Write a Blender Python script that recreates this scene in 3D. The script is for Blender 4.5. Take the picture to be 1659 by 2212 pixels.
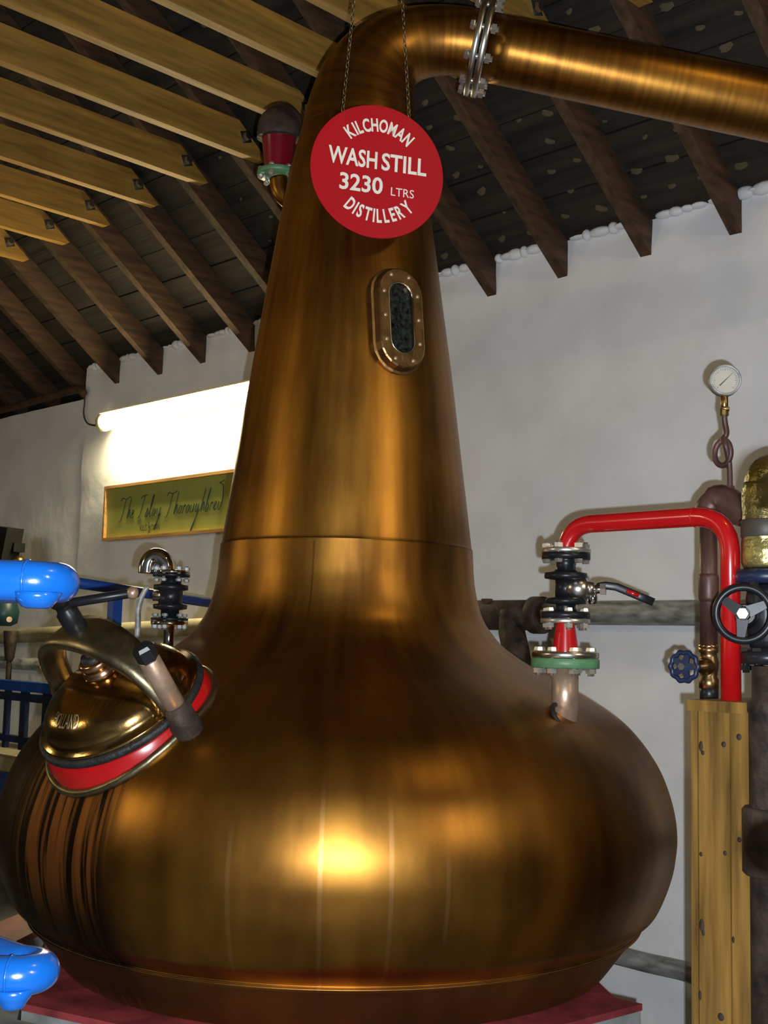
import bpy, math, random
from mathutils import Vector as V, Matrix as M, noise as NZ
R = math.radians
for o in list(bpy.data.objects): bpy.data.objects.remove(o)
SC = bpy.context.scene
COL = SC.collection

# ------------------------------------------------------------------ camera
F, HOR, ROLL, YAW, CZ = 2600.0, 1390.0, R(1.4), R(45), 1.6
pt = math.atan((HOR-1106)/F)
fw = V((-math.sin(YAW)*math.cos(pt), math.cos(YAW)*math.cos(pt), math.sin(pt)))
r0 = V((math.cos(YAW), math.sin(YAW), 0)); u0 = r0.cross(fw)
cr = r0*math.cos(ROLL)+u0*math.sin(ROLL); cu = u0*math.cos(ROLL)-r0*math.sin(ROLL)
CO = V((0, 0, CZ))
cd = bpy.data.cameras.new('camera'); cam = bpy.data.objects.new('camera', cd); COL.objects.link(cam)
cd.sensor_fit = 'VERTICAL'; cd.sensor_height = 36; cd.lens = 36*F/2212; cd.clip_start = .05
cam.matrix_world = M(((cr.x, cu.x, -fw.x, CO.x), (cr.y, cu.y, -fw.y, CO.y), (cr.z, cu.z, -fw.z, CO.z), (0, 0, 0, 1)))
SC.camera = cam
# ------------------------------------------------------------------ world, lights, exposure
w = bpy.data.worlds.new('world'); SC.world = w; w.use_nodes = True
w.node_tree.nodes['Background'].inputs[0].default_value = (.5, .6, .8, 1)
w.node_tree.nodes['Background'].inputs[1].default_value = .1
vs = SC.view_settings; vs.view_transform = 'Standard'; vs.look = 'None'; vs.gamma = 1; vs.use_curve_mapping = False
vs.exposure = 0.0
def light(name, kind, loc, power, col, size=None, target=None, **k):
    l = bpy.data.lights.new(name, kind); l.energy = power; l.color = col
    o = bpy.data.objects.new(name, l); COL.objects.link(o); o.location = loc
    if target is not None: o.rotation_euler = (V(target)-V(loc)).to_track_quat('-Z', 'Y').to_euler()
    for a, b in k.items(): setattr(l, a, b)
    return o
# the camera's own flash, just beside the lens
FL = CO + cr*.036 - cu*.034
light('camera_flash', 'POINT', FL, 350, (.84, .91, 1), shadow_soft_size=.008)
# the still house's other lamps, behind and above the photographer, and one added fill
WARM = (1, .78, .34)
light('tube_front', 'AREA', (-4.5, -2.85, 3.25), 19, WARM, target=(-4.0, 2.0, 2.2), shape='RECTANGLE', size=2.3, size_y=.14)
light('tube_right', 'AREA', (3.45, 1.6, 3.7), 32, WARM, target=(-2.5, 2.2, 2.2), shape='RECTANGLE', size=1.8, size_y=.14)
light('fill_left', 'AREA', (-7.4, -.6, 2.3), 14, WARM, target=(-4.6, 1.6, 4), shape='RECTANGLE', size=1.5, size_y=.12)  # added fill light that warms the tie beams' undersides, not a fixture
light('tube_over', 'AREA', (.35, 2.1, 4.5), 13, WARM, target=(-1.8, 2.6, 1.6), shape='RECTANGLE', size=.8, size_y=.3)

# ------------------------------------------------------------------ pixel rays -> real points on real planes
def ray(x, y): return fw + cr*((x-829.5)/F) - cu*((y-1106)/F)
def atY(x, y, Y): d = ray(x, y); return CO + d*(Y/d.y)
def atX(x, y, X): d = ray(x, y); return CO + d*(X/d.x)
def atZ(x, y, Z): d = ray(x, y); return CO + d*((Z-CZ)/d.z)
def atD(x, y, D): return CO + ray(x, y)*D
def atP(x, y, A, n): d = ray(x, y); return CO + d*((A-CO).dot(n)/d.dot(n))

# ------------------------------------------------------------------ materials
def mat(name, col, rough=.5, metal=0, var=.12, scale=8, stretch=(1, 1, 1), bump=0, bscale=None, col2=None, aniso=0, coat=0, emit=None, spec=.5, detail=4, rvar=0):
    m = bpy.data.materials.new(name); m.use_nodes = True
    nt = m.node_tree; N = nt.nodes; L = nt.links; b = N['Principled BSDF']
    b.inputs['Roughness'].default_value = rough; b.inputs['Metallic'].default_value = metal
    b.inputs['Specular IOR Level'].default_value = spec
    if coat: b.inputs['Coat Weight'].default_value = coat; b.inputs['Coat Roughness'].default_value = .08
    if aniso: b.inputs['Anisotropic'].default_value = aniso
    tc = N.new('ShaderNodeTexCoord'); mp = N.new('ShaderNodeMapping'); L.new(tc.outputs['Object'], mp.inputs[0])
    mp.inputs['Scale'].default_value = stretch
    nz = N.new('ShaderNodeTexNoise'); nz.inputs['Scale'].default_value = scale; nz.inputs['Detail'].default_value = detail
    L.new(mp.outputs[0], nz.inputs[0])
    rp = N.new('ShaderNodeValToRGB'); L.new(nz.outputs[0], rp.inputs[0])
    c2 = col2 if col2 else tuple(c*(1-var*2) for c in col)
    c1 = col if col2 else tuple(min(1, c*(1+var)) for c in col)
    rp.color_ramp.elements[0].color = (*c2, 1); rp.color_ramp.elements[1].color = (*c1, 1)
    rp.color_ramp.elements[0].position = .3; rp.color_ramp.elements[1].position = .7
    L.new(rp.outputs[0], b.inputs['Base Color'])
    if rvar:
        mr = N.new('ShaderNodeMapRange'); L.new(nz.outputs[0], mr.inputs[0]); mr.inputs[3].default_value = rough-rvar; mr.inputs[4].default_value = rough+rvar
        L.new(mr.outputs[0], b.inputs['Roughness'])
    if bump:
        n2 = N.new('ShaderNodeTexNoise'); n2.inputs['Scale'].default_value = bscale or scale*3; n2.inputs['Detail'].default_value = 5
        L.new(mp.outputs[0], n2.inputs[0]); bp = N.new('ShaderNodeBump'); bp.inputs['Strength'].default_value = bump; bp.inputs['Distance'].default_value = .01
        L.new(n2.outputs[0], bp.inputs['Height']); L.new(bp.outputs[0], b.inputs['Normal'])
    if emit: b.inputs['Emission Color'].default_value = (*emit[0], 1); b.inputs['Emission Strength'].default_value = emit[1]
    return m
MT = dict(
 wall=mat('whitewash', (.84, .84, .85), .85, var=.05, scale=3, bump=.35, bscale=16),
 stone=mat('rough_stone', (.10, .095, .085), .9, var=.3, scale=4, bump=.4),
 floor=mat('concrete', (.12, .12, .12), .8, var=.2, scale=3, bump=.3),
 board=mat('sarking', (.024, .017, .010), .85, var=.35, scale=6, stretch=(.3, 4, 4), bump=.3),
 rafter=mat('old_timber', (.075, .036, .015), .75, var=.3, scale=8, stretch=(4, .5, 4), bump=.2),
 pine=mat('pine', (.38, .205, .036), .6, var=.18, scale=7, stretch=(6, .5, 6), bump=.1),
 case=mat('varnished_pine', (.25, .135, .030), .38, var=.3, scale=9, stretch=(5, 5, .35), bump=.05),
 patch=mat('pale_filler', (.11, .085, .045), .9),
 red=mat('red_paint', (.46, .006, .008), .25, var=.04, coat=.4),
 dred=mat('crimson_paint', (.16, .003, .012), .25, coat=.4),
 redsign=mat('red_sign', (.40, .002, .010), .45, var=.02, spec=.2),
 redplate=mat('worn_red_plate', (.26, .035, .04), .55, var=.3, scale=10, bump=.2),
 blue=mat('blue_gloss_paint', (.003, .062, .26), .2, var=.03, coat=.5, bump=.05, bscale=60),
 dblue=mat('dark_blue_paint', (.008, .06, .30), .4, var=.08),
 navy=mat('navy_paint', (.01, .02, .06), .4, var=.1),
 green=mat('green_paint', (.10, .24, .11), .45, var=.15, scale=20),
 black=mat('black_paint', (.012, .013, .016), .35, var=.2, spec=.35),
 rubber=mat('black_gasket', (.015, .017, .017), .55, var=.3, scale=30, bump=.4),
 steel=mat('steel', (.62, .60, .55), .28, 1, var=.1, scale=20),
 zinc=mat('zinc', (.75, .74, .68), .3, .9, var=.08),
 chrome=mat('stainless', (.62, .62, .62), .12, 1, var=.05),
 grey=mat('galvanised', (.34, .35, .34), .5, .3, var=.3, scale=12, stretch=(1, 3, 3), bump=.1),
 rust=mat('rusty_iron', (.055, .035, .025), .7, .2, var=.4, scale=18, bump=.4),
 brownp=mat('brown_pipe', (.10, .045, .038), .45, .2, var=.3, scale=20, stretch=(1, 1, .4)),
 brass=mat('brass', (.35, .22, .10), .35, 1, var=.2, scale=20, bump=.1),
 cbright=mat('bright_copper', (.75, .42, .24), .22, 1, var=.12, scale=15),
 ctan=mat('tan_bronze', (.52, .36, .25), .38, .6, var=.12, scale=30, bump=.05),
 yoke=mat('old_bronze', (.30, .25, .15), .38, 1, var=.25, scale=14, bump=.1),
 white=mat('white_letters', (.80, .76, .66), .5, var=.03),
 ink=mat('ink', (.02, .045, .03), .6),
 frame=mat('frame_wood', (.62, .33, .10), .45, var=.2, scale=10, stretch=(.5, 4, 4)),
 print_=mat('green_print', (.36, .38, .085), .5, var=.05),
 concrete=mat('grey_plinth', (.26, .27, .25), .8, var=.25, scale=8, bump=.3),
 dark=mat('dark_void', (.01, .01, .01), .9),
 dial=mat('dial', (.45, .41, .35), .5, var=.02),
 plastic=mat('lamp_end', (.75, .65, .35), .5),
 foil=mat('crinkled_foil', (.34, .29, .11), .34, .75, var=.35, scale=14, bump=1.0, bscale=22),
 tape=mat('dark_tape', (.06, .05, .04), .5),
 purple=mat('purple_tape', (.14, .02, .06), .5),
 dgreen=mat('dark_green', (.01, .05, .05), .4),
 tube=mat('lamp_tube', (1, .9, .6), .5, emit=((1, .86, .50), 90)),
 glassd=mat('dark_sight_glass', (.02, .025, .02), .08, var=.5, scale=80, bump=.1),
 cream=mat('cream_lagging', (.42, .37, .24), .6, var=.15),
 fill_glow=mat('added_glow_pane', (.8, .8, .8), .5, emit=((.95, .95, 1), 9)),  # glowing pane of the added windows
)
# aged copper: brushed, patinated, dripped
def copper_mat(name, body=False):
    m = bpy.data.materials.new(name); m.use_nodes = True; nt = m.node_tree; N = nt.nodes; L = nt.links; b = N['Principled BSDF']
    b.inputs['Metallic'].default_value = 1
    tc = N.new('ShaderNodeTexCoord')
    def noise(scale, st, src='UV', det=5):
        mp = N.new('ShaderNodeMapping'); mp.inputs['Scale'].default_value = st; L.new(tc.outputs[src], mp.inputs[0])
        n = N.new('ShaderNodeTexNoise'); n.inputs['Scale'].default_value = scale; n.inputs['Detail'].default_value = det; L.new(mp.outputs[0], n.inputs[0]); return n
    n1 = noise(3, (1, 1, 1), 'Object'); n2 = noise(1, (60, 3, 1)); n3 = noise(1, (240, 2, 1))
    rp = N.new('ShaderNodeValToRGB'); e = rp.color_ramp.elements
    e[0].position = .34; e[0].color = (.15, .062, .014, 1); e[1].position = .66; e[1].color = (.42, .195, .032, 1)
    mx = N.new('ShaderNodeMix'); mx.data_type = 'FLOAT'; mx.inputs[0].default_value = .45
    L.new(n1.outputs[0], mx.inputs[2]); L.new(n2.outputs[0], mx.inputs[3]); L.new(mx.outputs[0], rp.inputs[0])
    col = rp.outputs[0]
    rr = N.new('ShaderNodeMapRange'); rr.inputs[3].default_value = .30; rr.inputs[4].default_value = .45; L.new(mx.outputs[0], rr.inputs[0]); rough = rr.outputs[0]
    if body:
        sp = N.new('ShaderNodeSeparateXYZ'); L.new(tc.outputs['UV'], sp.inputs[0])
        def rng(sock, a, bb, c, d):   # smooth band
            x = N.new('ShaderNodeMapRange'); x.interpolation_type = 'SMOOTHSTEP'; x.inputs[1].default_value = a; x.inputs[2].default_value = bb; L.new(sock, x.inputs[0])
            y = N.new('ShaderNodeMapRange'); y.interpolation_type = 'SMOOTHSTEP'; y.inputs[1].default_value = c; y.inputs[2].default_value = d; y.inputs[3].default_value = 1; y.inputs[4].default_value = 0; L.new(sock, y.inputs[0])
            z = N.new('ShaderNodeMath'); z.operation = 'MULTIPLY'; L.new(x.outputs[0], z.inputs[0]); L.new(y.outputs[0], z.inputs[1]); return z.outputs[0]
        def mul(a, c):
            z = N.new('ShaderNodeMath'); z.operation = 'MULTIPLY'; L.new(a, z.inputs[0])
            if isinstance(c, float): z.inputs[1].default_value = c
            else: L.new(c, z.inputs[1])
            return z.outputs[0]
        def mixc(fac, a, c):
            z = N.new('ShaderNodeMix'); z.data_type = 'RGBA'; L.new(fac, z.inputs[0]); L.new(a, z.inputs[6]); z.inputs[7].default_value = (*c, 1); return z.outputs[2]
        # runs below the manhole: uv.x = turn fraction measured from the side facing the lens, uv.y = height in metres
        reg = mul(rng(sp.outputs[0], .330, .345, .405, .420), rng(sp.outputs[1], .70, .80, 1.36, 1.40))
        ns = noise(1, (230, 1.6, 1), 'UV', 9); th = N.new('ShaderNodeMapRange'); th.inputs[1].default_value = .44; th.inputs[2].default_value = .54; L.new(ns.outputs[0], th.inputs[0])
        col = mixc(mul(reg, th.outputs[0]), col, (.015, .008, .004))
        inv = N.new('ShaderNodeMath'); inv.operation = 'SUBTRACT'; inv.inputs[0].default_value = 1; L.new(th.outputs[0], inv.inputs[1])
        col = mixc(mul(mul(reg, inv.outputs[0]), .6), col, (.30, .10, .03))
        sr = N.new('ShaderNodeMix'); sr.data_type = 'FLOAT'; L.new(reg, sr.inputs[0]); L.new(rough, sr.inputs[2]); sr.inputs[3].default_value = .62; rough = sr.outputs[0]
        sl_ = mul(rng(sp.outputs[0], .20, .23, .345, .362), rng(sp.outputs[1], .74, .80, 1.40, 1.50)); col = mixc(mul(sl_, .9), col, (.02, .012, .006))  # left edge blackened in the colour, painting its dark reflection
        lo_ = mul(rng(sp.outputs[0], .22, .25, .40, .445), rng(sp.outputs[1], .75, .80, .93, 1.10)); col = mixc(mul(lo_, .92), col, (.018, .010, .005))  # lower left: dark reflection painted into the colour, over sooty patina
        # brown foot below the welded seam
        ft = rng(sp.outputs[1], .0, .01, .858, .866); col = mixc(mul(ft, .6), col, (.13, .070, .03))
        sr = N.new('ShaderNodeMix'); sr.data_type = 'FLOAT'; L.new(ft, sr.inputs[0]); L.new(rough, sr.inputs[2]); sr.inputs[3].default_value = .55; rough = sr.outputs[0]
        # weld seams: round the neck, one upright, and fine pale drips
        wob = noise(1, (40, 2, 1)); 
        def line(sock, c, hw): return rng(sock, c-hw, c-hw*.4, c+hw*.4, c+hw)
        col = mixc(mul(line(sp.outputs[1], 1.872, .006), .3), col, (.05, .02, .008))
        up = mul(line(sp.outputs[0], .467, .0016), rng(sp.outputs[1], 1.62, 1.72, 1.86, 1.87)); col = mixc(mul(up, .5), col, (.05, .02, .008))
        for c, z0, z1 in ((.4985, .84, 1.35), (.465, .86, 1.25), (.524, .86, 1.3), (.545, .95, 1.2)):
            dl = mul(line(sp.outputs[0], c, .0012), rng(sp.outputs[1], z0, z0+.05, z1-.1, z1)); col = mixc(mul(dl, .12), col, (.75, .5, .25))
        # chalky scuffs on the shoulder
        sc = noise(9, (1, 1, 2), 'Object', 8); tt = N.new('ShaderNodeMapRange'); tt.inputs[1].default_value = .56; tt.inputs[2].default_value = .75; L.new(sc.outputs[0], tt.inputs[0])
        rg = mul(rng(sp.outputs[0], .40, .43, .47, .50), rng(sp.outputs[1], 1.40, 1.45, 1.58, 1.62)); col = mixc(mul(mul(rg, tt.outputs[0]), .5), col, (.35, .25, .22))
    L.new(col, b.inputs['Base Color']); L.new(rough, b.inputs['Roughness'])
    bp = N.new('ShaderNodeBump'); bp.inputs['Strength'].default_value = .12; bp.inputs['Distance'].default_value = .004
    n4 = noise(5, (1, 1, 1), 'Object', 2); ad = N.new('ShaderNodeMath'); ad.operation = 'MULTIPLY_ADD'; L.new(n3.outputs[0], ad.inputs[0]); ad.inputs[1].default_value = .12; L.new(n4.outputs[0], ad.inputs[2])
    L.new(ad.outputs[0], bp.inputs['Height']); L.new(bp.outputs[0], b.inputs['Normal'])
    return m
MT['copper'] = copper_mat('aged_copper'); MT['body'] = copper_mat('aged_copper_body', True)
def lid_mat():
    return mat('lid_copper', (.52, .32, .11), .16, 1, var=.3, scale=5, bump=.08, bscale=30)
MT['lid'] = lid_mat()

# ------------------------------------------------------------------ mesh helpers (world coordinates unless a matrix is given)
class MB:
    def __init__(s): s.v = []; s.f = []; s.uv = {}; s.sm = []
    def add(s, vs_, fs, smooth=True):
        k = len(s.v); s.v += [tuple(v) for v in vs_]; s.f += [tuple(i+k for i in f) for f in fs]; s.sm += [smooth]*len(fs); return s
    def box(s, lo, hi, mtx=None):
        x0, y0, z0 = lo; x1, y1, z1 = hi
        p = [V(q) for q in ((x0, y0, z0), (x1, y0, z0), (x1, y1, z0), (x0, y1, z0), (x0, y0, z1), (x1, y0, z1), (x1, y1, z1), (x0, y1, z1))]
        if mtx: p = [mtx @ q for q in p]
        return s.add(p, [(0, 3, 2, 1), (4, 5, 6, 7), (0, 1, 5, 4), (1, 2, 6, 5), (2, 3, 7, 6), (3, 0, 4, 7)], False)
    def hexa(s, p): return s.add(p, [(0, 3, 2, 1), (4, 5, 6, 7), (0, 1, 5, 4), (1, 2, 6, 5), (2, 3, 7, 6), (3, 0, 4, 7)], False)
    def lathe(s, prof, c, ax=V((0, 0, 1)), n=32, smooth=True, ref=None, cap=True):
        ax = V(ax).normalized(); a = (ref or (V((1, 0, 0)) if abs(ax.x) < .8 else V((0, 1, 0)))); a = (a-ax*a.dot(ax)).normalized(); b = ax.cross(a); c = V(c)
        vv = []; ff = []
        for r, h in prof:
            for i in range(n):
                t = 2*math.pi*i/n; vv.append(c+ax*h+(a*math.cos(t)+b*math.sin(t))*r)
        for j in range(len(prof)-1):
            for i in range(n): k = (i+1) % n; ff.append((j*n+i, j*n+k, (j+1)*n+k, (j+1)*n+i))
        s.add(vv, ff, smooth)
        if cap:
            k = len(s.v)-len(vv)
            if prof[0][0] > 1e-4: s.f.append(tuple(k+i for i in reversed(range(n)))); s.sm.append(False)
            if prof[-1][0] > 1e-4: s.f.append(tuple(k+(len(prof)-1)*n+i for i in range(n))); s.sm.append(False)
        return s
    def cyl(s, p, q, r, r2=None, n=24, smooth=True):
        p = V(p); q = V(q); d = q-p; L = d.length; r2 = r if r2 is None else r2
        e = min(r, r2, L)*.06 if n > 8 else 0
        pr = [(r-e, 0), (r, e), (r2, L-e), (r2-e, L)] if e else [(r, 0), (r2, L)]
        return s.lathe(pr, p, d, n, smooth and n > 8)
    def tube(s, pts, rad, n=20, cap=True, flat=None):
        pts = [V(p) for p in pts]; m_ = len(pts); rad = rad if isinstance(rad, (list, tuple)) else [rad]*m_
        T = [(pts[min(i+1, m_-1)]-pts[max(i-1, 0)]).normalized() for i in range(m_)]
        a = V((0, 0, 1)) if abs(T[0].z) < .9 else V((1, 0, 0)); a = (a-T[0]*a.dot(T[0])).normalized(); vv = []; ff = []
        for i in range(m_):
            a = (a-T[i]*a.dot(T[i])).normalized(); b = T[i].cross(a)
            for k in range(n):
                t = 2*math.pi*k/n; vv.append(pts[i]+(a*math.cos(t)+b*math.sin(t))*rad[i])
        for j in range(m_-1):
            for i in range(n): k = (i+1) % n; ff.append((j*n+i, j*n+k, (j+1)*n+k, (j+1)*n+i))
        s.add(vv, ff, n > 5)
        if cap:
            k = len(s.v)-len(vv); s.f.append(tuple(k+i for i in reversed(range(n)))); s.f.append(tuple(k+(m_-1)*n+i for i in range(n))); s.sm += [False, False]
        return s
    def band(s, pts, wid, nor, w_, th):   # flat bar swept along pts: wid = width direction, nor(i) = thickness direction
        vv = []; ff = []; m_ = len(pts)
        for i, p in enumerate(pts):
            n_ = nor(i); ww = w_(i/(m_-1)) if callable(w_) else w_
            for a, b in ((-1, -1), (-.55, -1.35), (.55, -1.35), (1, -1), (1, .6), (.5, 1.3), (-.5, 1.3), (-1, .6)): vv.append(p+wid*a*ww/2+n_*b*th/2)
        for j in range(m_-1):
            for i in range(8): k = (i+1) % 8; ff.append((j*8+i, j*8+k, (j+1)*8+k, (j+1)*8+i))
        s.add(vv, ff, True); k = len(s.v)-len(vv); s.f.append(tuple(k+i for i in reversed(range(8)))); s.f.append(tuple(k+(m_-1)*8+i for i in range(8))); s.sm += [False]*2
        return s
    def sphere(s, c, r, n=20, sc=(1, 1, 1)):
        pr = [(r*math.sin(math.pi*i/12)+1e-5, -r*math.cos(math.pi*i/12)) for i in range(13)]
        k = len(s.v); s.lathe(pr, (0, 0, 0), n=n, cap=False)
        for i in range(k, len(s.v)): p = s.v[i]; s.v[i] = (c[0]+p[0]*sc[0], c[1]+p[1]*sc[1], c[2]+p[2]*sc[2])
        return s
    def torus(s, c, ax, R_, r, n=40, m_=12, el=1.0, ref=None):
        ax = V(ax).normalized(); a = ref or (V((1, 0, 0)) if abs(ax.x) < .8 else V((0, 0, 1))); a = (a-ax*a.dot(ax)).normalized(); b = ax.cross(a); c = V(c); vv = []; ff = []
        for i in range(n):
            t = 2*math.pi*i/n; d = a*math.cos(t)+b*math.sin(t); cc = c+a*math.cos(t)*R_*el+b*math.sin(t)*R_
            for k in range(m_): q = 2*math.pi*k/m_; vv.append(cc+d*math.cos(q)*r+ax*math.sin(q)*r)
        for i in range(n):
            for k in range(m_): i2 = (i+1) % n; k2 = (k+1) % m_; ff.append((i*m_+k, i2*m_+k, i2*m_+k2, i*m_+k2))
        return s.add(vv, ff, True)
    def mesh(s, name):
        me = bpy.data.meshes.new(name); me.from_pydata(s.v, [], s.f); me.polygons.foreach_set('use_smooth', s.sm); me.update(); return me
def spline(ctrl, n=8):
    P = [V(p) for p in ctrl]; P = [P[0]*2-P[1]]+P+[P[-1]*2-P[-2]]; out = []
    for i in range(1, len(P)-2):
        for k in range(n):
            t = k/n; a, b, c, d = P[i-1:i+3]
            out.append(.5*((2*b)+(c-a)*t+(2*a-5*b+4*c-d)*t*t+(3*b-a-3*c+d)*t**3))
    return out+[P[-2]]
def bend(p, c, q, r, n=8):   # path p -> corner c -> q with a rounded corner
    a = (p-c).normalized(); b = (q-c).normalized(); out = [p]; s_ = c+a*r; e_ = c+b*r
    for k in range(n+1):
        t = k/n; out.append(s_*(1-t)**2+c*2*t*(1-t)*.93+e_*t*t+(s_+e_)*.5*2*t*(1-t)*.07)
    return out+[q]
WM = {}
def thing(name, label, cat, loc, group=None):
    o = bpy.data.objects.new(name, None); COL.objects.link(o); o.location = loc; o.empty_display_size = .1
    o['label'] = label; o['category'] = cat
    if group: o['group'] = group
    WM[o.name] = M.Translation(V(loc)); return o
def part(name, mb, m, parent=None, mtx=None, label=None, kind=None):
    me = mb if isinstance(mb, bpy.types.Mesh) else mb.mesh(name)
    if m is not None and not me.materials: me.materials.append(MT[m])
    o = bpy.data.objects.new(name, me); COL.objects.link(o)
    W = mtx or M.Identity(4); o.matrix_basis = W; WM[o.name] = W
    if parent is not None: o.parent = parent; o.matrix_parent_inverse = WM[parent.name].inverted()
    if label: o['label'] = label
    if kind: o['kind'] = kind
    return o
def solo(name, mb, m, label, cat, group=None, mtx=None):
    o = part(name, mb, m, None, mtx); o['label'] = label; o['category'] = cat
    if group: o['group'] = group
    return o
def frame(o, x, y, z): return M(((x.x, y.x, z.x, o.x), (x.y, y.y, z.y, o.y), (x.z, y.z, z.z, o.z), (0, 0, 0, 1)))
def along(o, z, x=None):   # matrix with local z along z
    z = V(z).normalized(); x = x or (V((1, 0, 0)) if abs(z.x) < .8 else V((0, 1, 0))); x = (x-z*x.dot(z)).normalized(); return frame(V(o), x, z.cross(x), z)
def bolt_mesh(r, L, nut=True):  # local: shank through -L/2..L/2, head up, nut down
    b = MB(); b.lathe([(r*1.75, L/2), (r*1.85, L/2+r*.3), (r*1.6, L/2+r*1.5), (r*1.3, L/2+r*1.6)], (0, 0, 0), n=6, smooth=False)
    b.lathe([(r, -L/2-r*2.6), (r, L/2)], (0, 0, 0), n=10)
    if nut: b.lathe([(r*1.85, -L/2-r*1.7), (r*1.85, -L/2)], (0, 0, 0), n=6, smooth=False)
    return b.mesh('bolt')
def bolts(c, ax, R_, k, r, L, parent, m='zinc', ph=0, ref=None):
    me = bolt_mesh(r, L); ax = V(ax).normalized(); W0 = along(c, ax, ref)
    for i in range(k):
        t = 2*math.pi*(i+ph)/k; part('bolt', me, m, parent, W0 @ M.Translation((R_*math.cos(t), R_*math.sin(t), 0)))
def text_mesh(body, size=1, off=.0, ext=.0):
    cu_ = bpy.data.curves.new('t', 'FONT'); cu_.body = body; cu_.size = size; cu_.offset = off; cu_.extrude = ext; cu_.resolution_u = 3
    o = bpy.data.objects.new('t', cu_); COL.objects.link(o); bpy.context.view_layer.update()
    me = bpy.data.meshes.new_from_object(o.evaluated_get(bpy.context.evaluated_depsgraph_get())); bpy.data.objects.remove(o); bpy.data.curves.remove(cu_)
    vv = [tuple(v.co) for v in me.vertices]; ff = [tuple(p.vertices) for p in me.polygons]; bpy.data.meshes.remove(me); return vv, ff
def text_line(mb, body, W, x0, x1, y, cap, off=.012, ext=.001):   # baseline y, width x0..x1, cap height
    vv, ff = text_mesh(body, 1, off, 0); a = min(v[0] for v in vv); b = max(v[0] for v in vv); h = max(v[1] for v in vv)
    P = [W @ V((x0+(v[0]-a)/(b-a)*(x1-x0), y+v[1]/h*cap, ext)) for v in vv]; mb.add(P, ff, False)
def text_arc(mb, body, W, rad, a0, a1, cap, wid, top=True, ext=.001, off=.015):
    gl = [text_mesh(c, 1, off, 0) for c in body]; ws = [max(v[0] for v in g[0])-min(v[0] for v in g[0]) for g in gl]
    gap = .16; tot = sum(ws)+gap*(len(ws)-1); x = 0
    for (vv, ff), w_ in zip(gl, ws):
        cx = (x+w_/2)/tot; x += w_+gap; ang = R(a0+(a1-a0)*cx); lx = min(v[0] for v in vv)+w_/2
        c_ = V((math.cos(ang), math.sin(ang), 0))*rad; up = c_.normalized()*(1 if top else -1); rt = V((up.y, -up.x, 0))
        P = [W @ (c_+rt*(v[0]-lx)*wid+up*(v[1]/.72-.5)*cap+V((0, 0, ext))) for v in vv]; mb.add(P, ff, False)

# ================================================================== THE ROOM
D = 4.2; TS = .76; ZR = 3.23; BH = .16      # wall plane, roof slope, rafter foot height, rafter depth
RI = .6                                      # ridge line Y
def zb(Y): return ZR+BH+TS*(D-Y)             # underside of boards
X0, X1, YB = -10.5, 3.6, -3.0
def rough_wall(x0, x1, z0, z1, Y, name, kind='structure', amp=.012):
    b = MB(); nx = int((x1-x0)/.06); nz_ = int((z1-z0)/.06); vv = []; ff = []
    for j in range(nz_+1):
        for i in range(nx+1):
            x = x0+(x1-x0)*i/nx; z = z0+(z1-z0)*j/nz_
            y = Y-amp*NZ.noise(V((x*1.6, 0, z*2.2)))*1.3-amp*.7*NZ.noise(V((x*5, 3, z*7)))
            vv.append((x, y, z))
    for j in range(nz_):
        for i in range(nx): k = j*(nx+1)+i; ff.append((k, k+1, k+nx+2, k+nx+1))
    b.add(vv, ff, True); return part(name, b, 'wall', kind=kind)
rough_wall(-7.06, -1.45, 0, 3.62, D, 'wall_back')
part('wall_back_far', MB().box((-1.45, D-.005, 0), (X1, D+.1, 3.62)), 'stone', kind='structure').name = 'wall_back.002'  # unseen stretch, dark stone added to darken the copper's right-edge reflection
wl = rough_wall(X0, -7.06, 0, 3.19, D+.01, 'wall_back_low'); wl.name = 'wall_back.001'
part('wall_left', MB().box((X0-.1, YB, 0), (X0, D+.5, 6.3)), 'stone', kind='structure')
part('wall_right', MB().box((X1, YB, 0), (X1+.1, D+.5, 6.3)), 'stone', kind='structure')
part('wall_front', MB().box((X0, YB-.1, 0), (X1, YB, 3.4)), 'stone', kind='structure')
part('floor', MB().box((X0, YB, -.1), (X1, D+.5, 0)), 'floor', kind='structure')
part('wall_outer', MB().box((X0, D+.45, 0), (X1, D+.5, 3.6)), 'dark', kind='structure')
# plaster haunches climbing between the rafters and up to the boards
ceil = part('ceiling', MB().box((X0, RI-.03, zb(RI)-.05), (X1, RI+.03, zb(RI)+.15)), 'rafter', kind='structure')
# sarking boards, one by one, on the visible slope (each lapped and slightly uneven)
random.seed(3)
ny = V((0, TS, 1)).normalized(); sl = V((0, -1, TS)).normalized()
y = D+.45; bi = 0
for k in range(30):
    ya = D+.409-.149*k; yb_ = ya-.144
    if ya < RI: break
    dz = random.uniform(-.004, .004); tl = random.uniform(-.003, .003)
    pts = []
    for off in (0, .02):
        for (xx, yy) in ((X0, ya), (X1, ya), (X1, yb_), (X0, yb_)):
            pts.append(V((xx, yy, zb(yy)+dz+(tl if yy == ya else -tl)))+ny*off)
    part('board', MB().hexa(pts), 'board', ceil)
part('roof_felt', MB().hexa([V((x, y, zb(y)))+ny*o for o in (.024, .05) for x, y in ((X0, D+.45), (X1, D+.45), (X1, RI), (X0, RI))]), 'dark', ceil)
part('far_slope', MB().hexa([V((x, y, zb(RI)-TS*abs(y-RI)))+V((0, 0, o)) for o in (0, .05) for x, y in ((X0, RI), (X1, RI), (X1, YB-.1), (X0, YB-.1))]), 'board', ceil)
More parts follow.
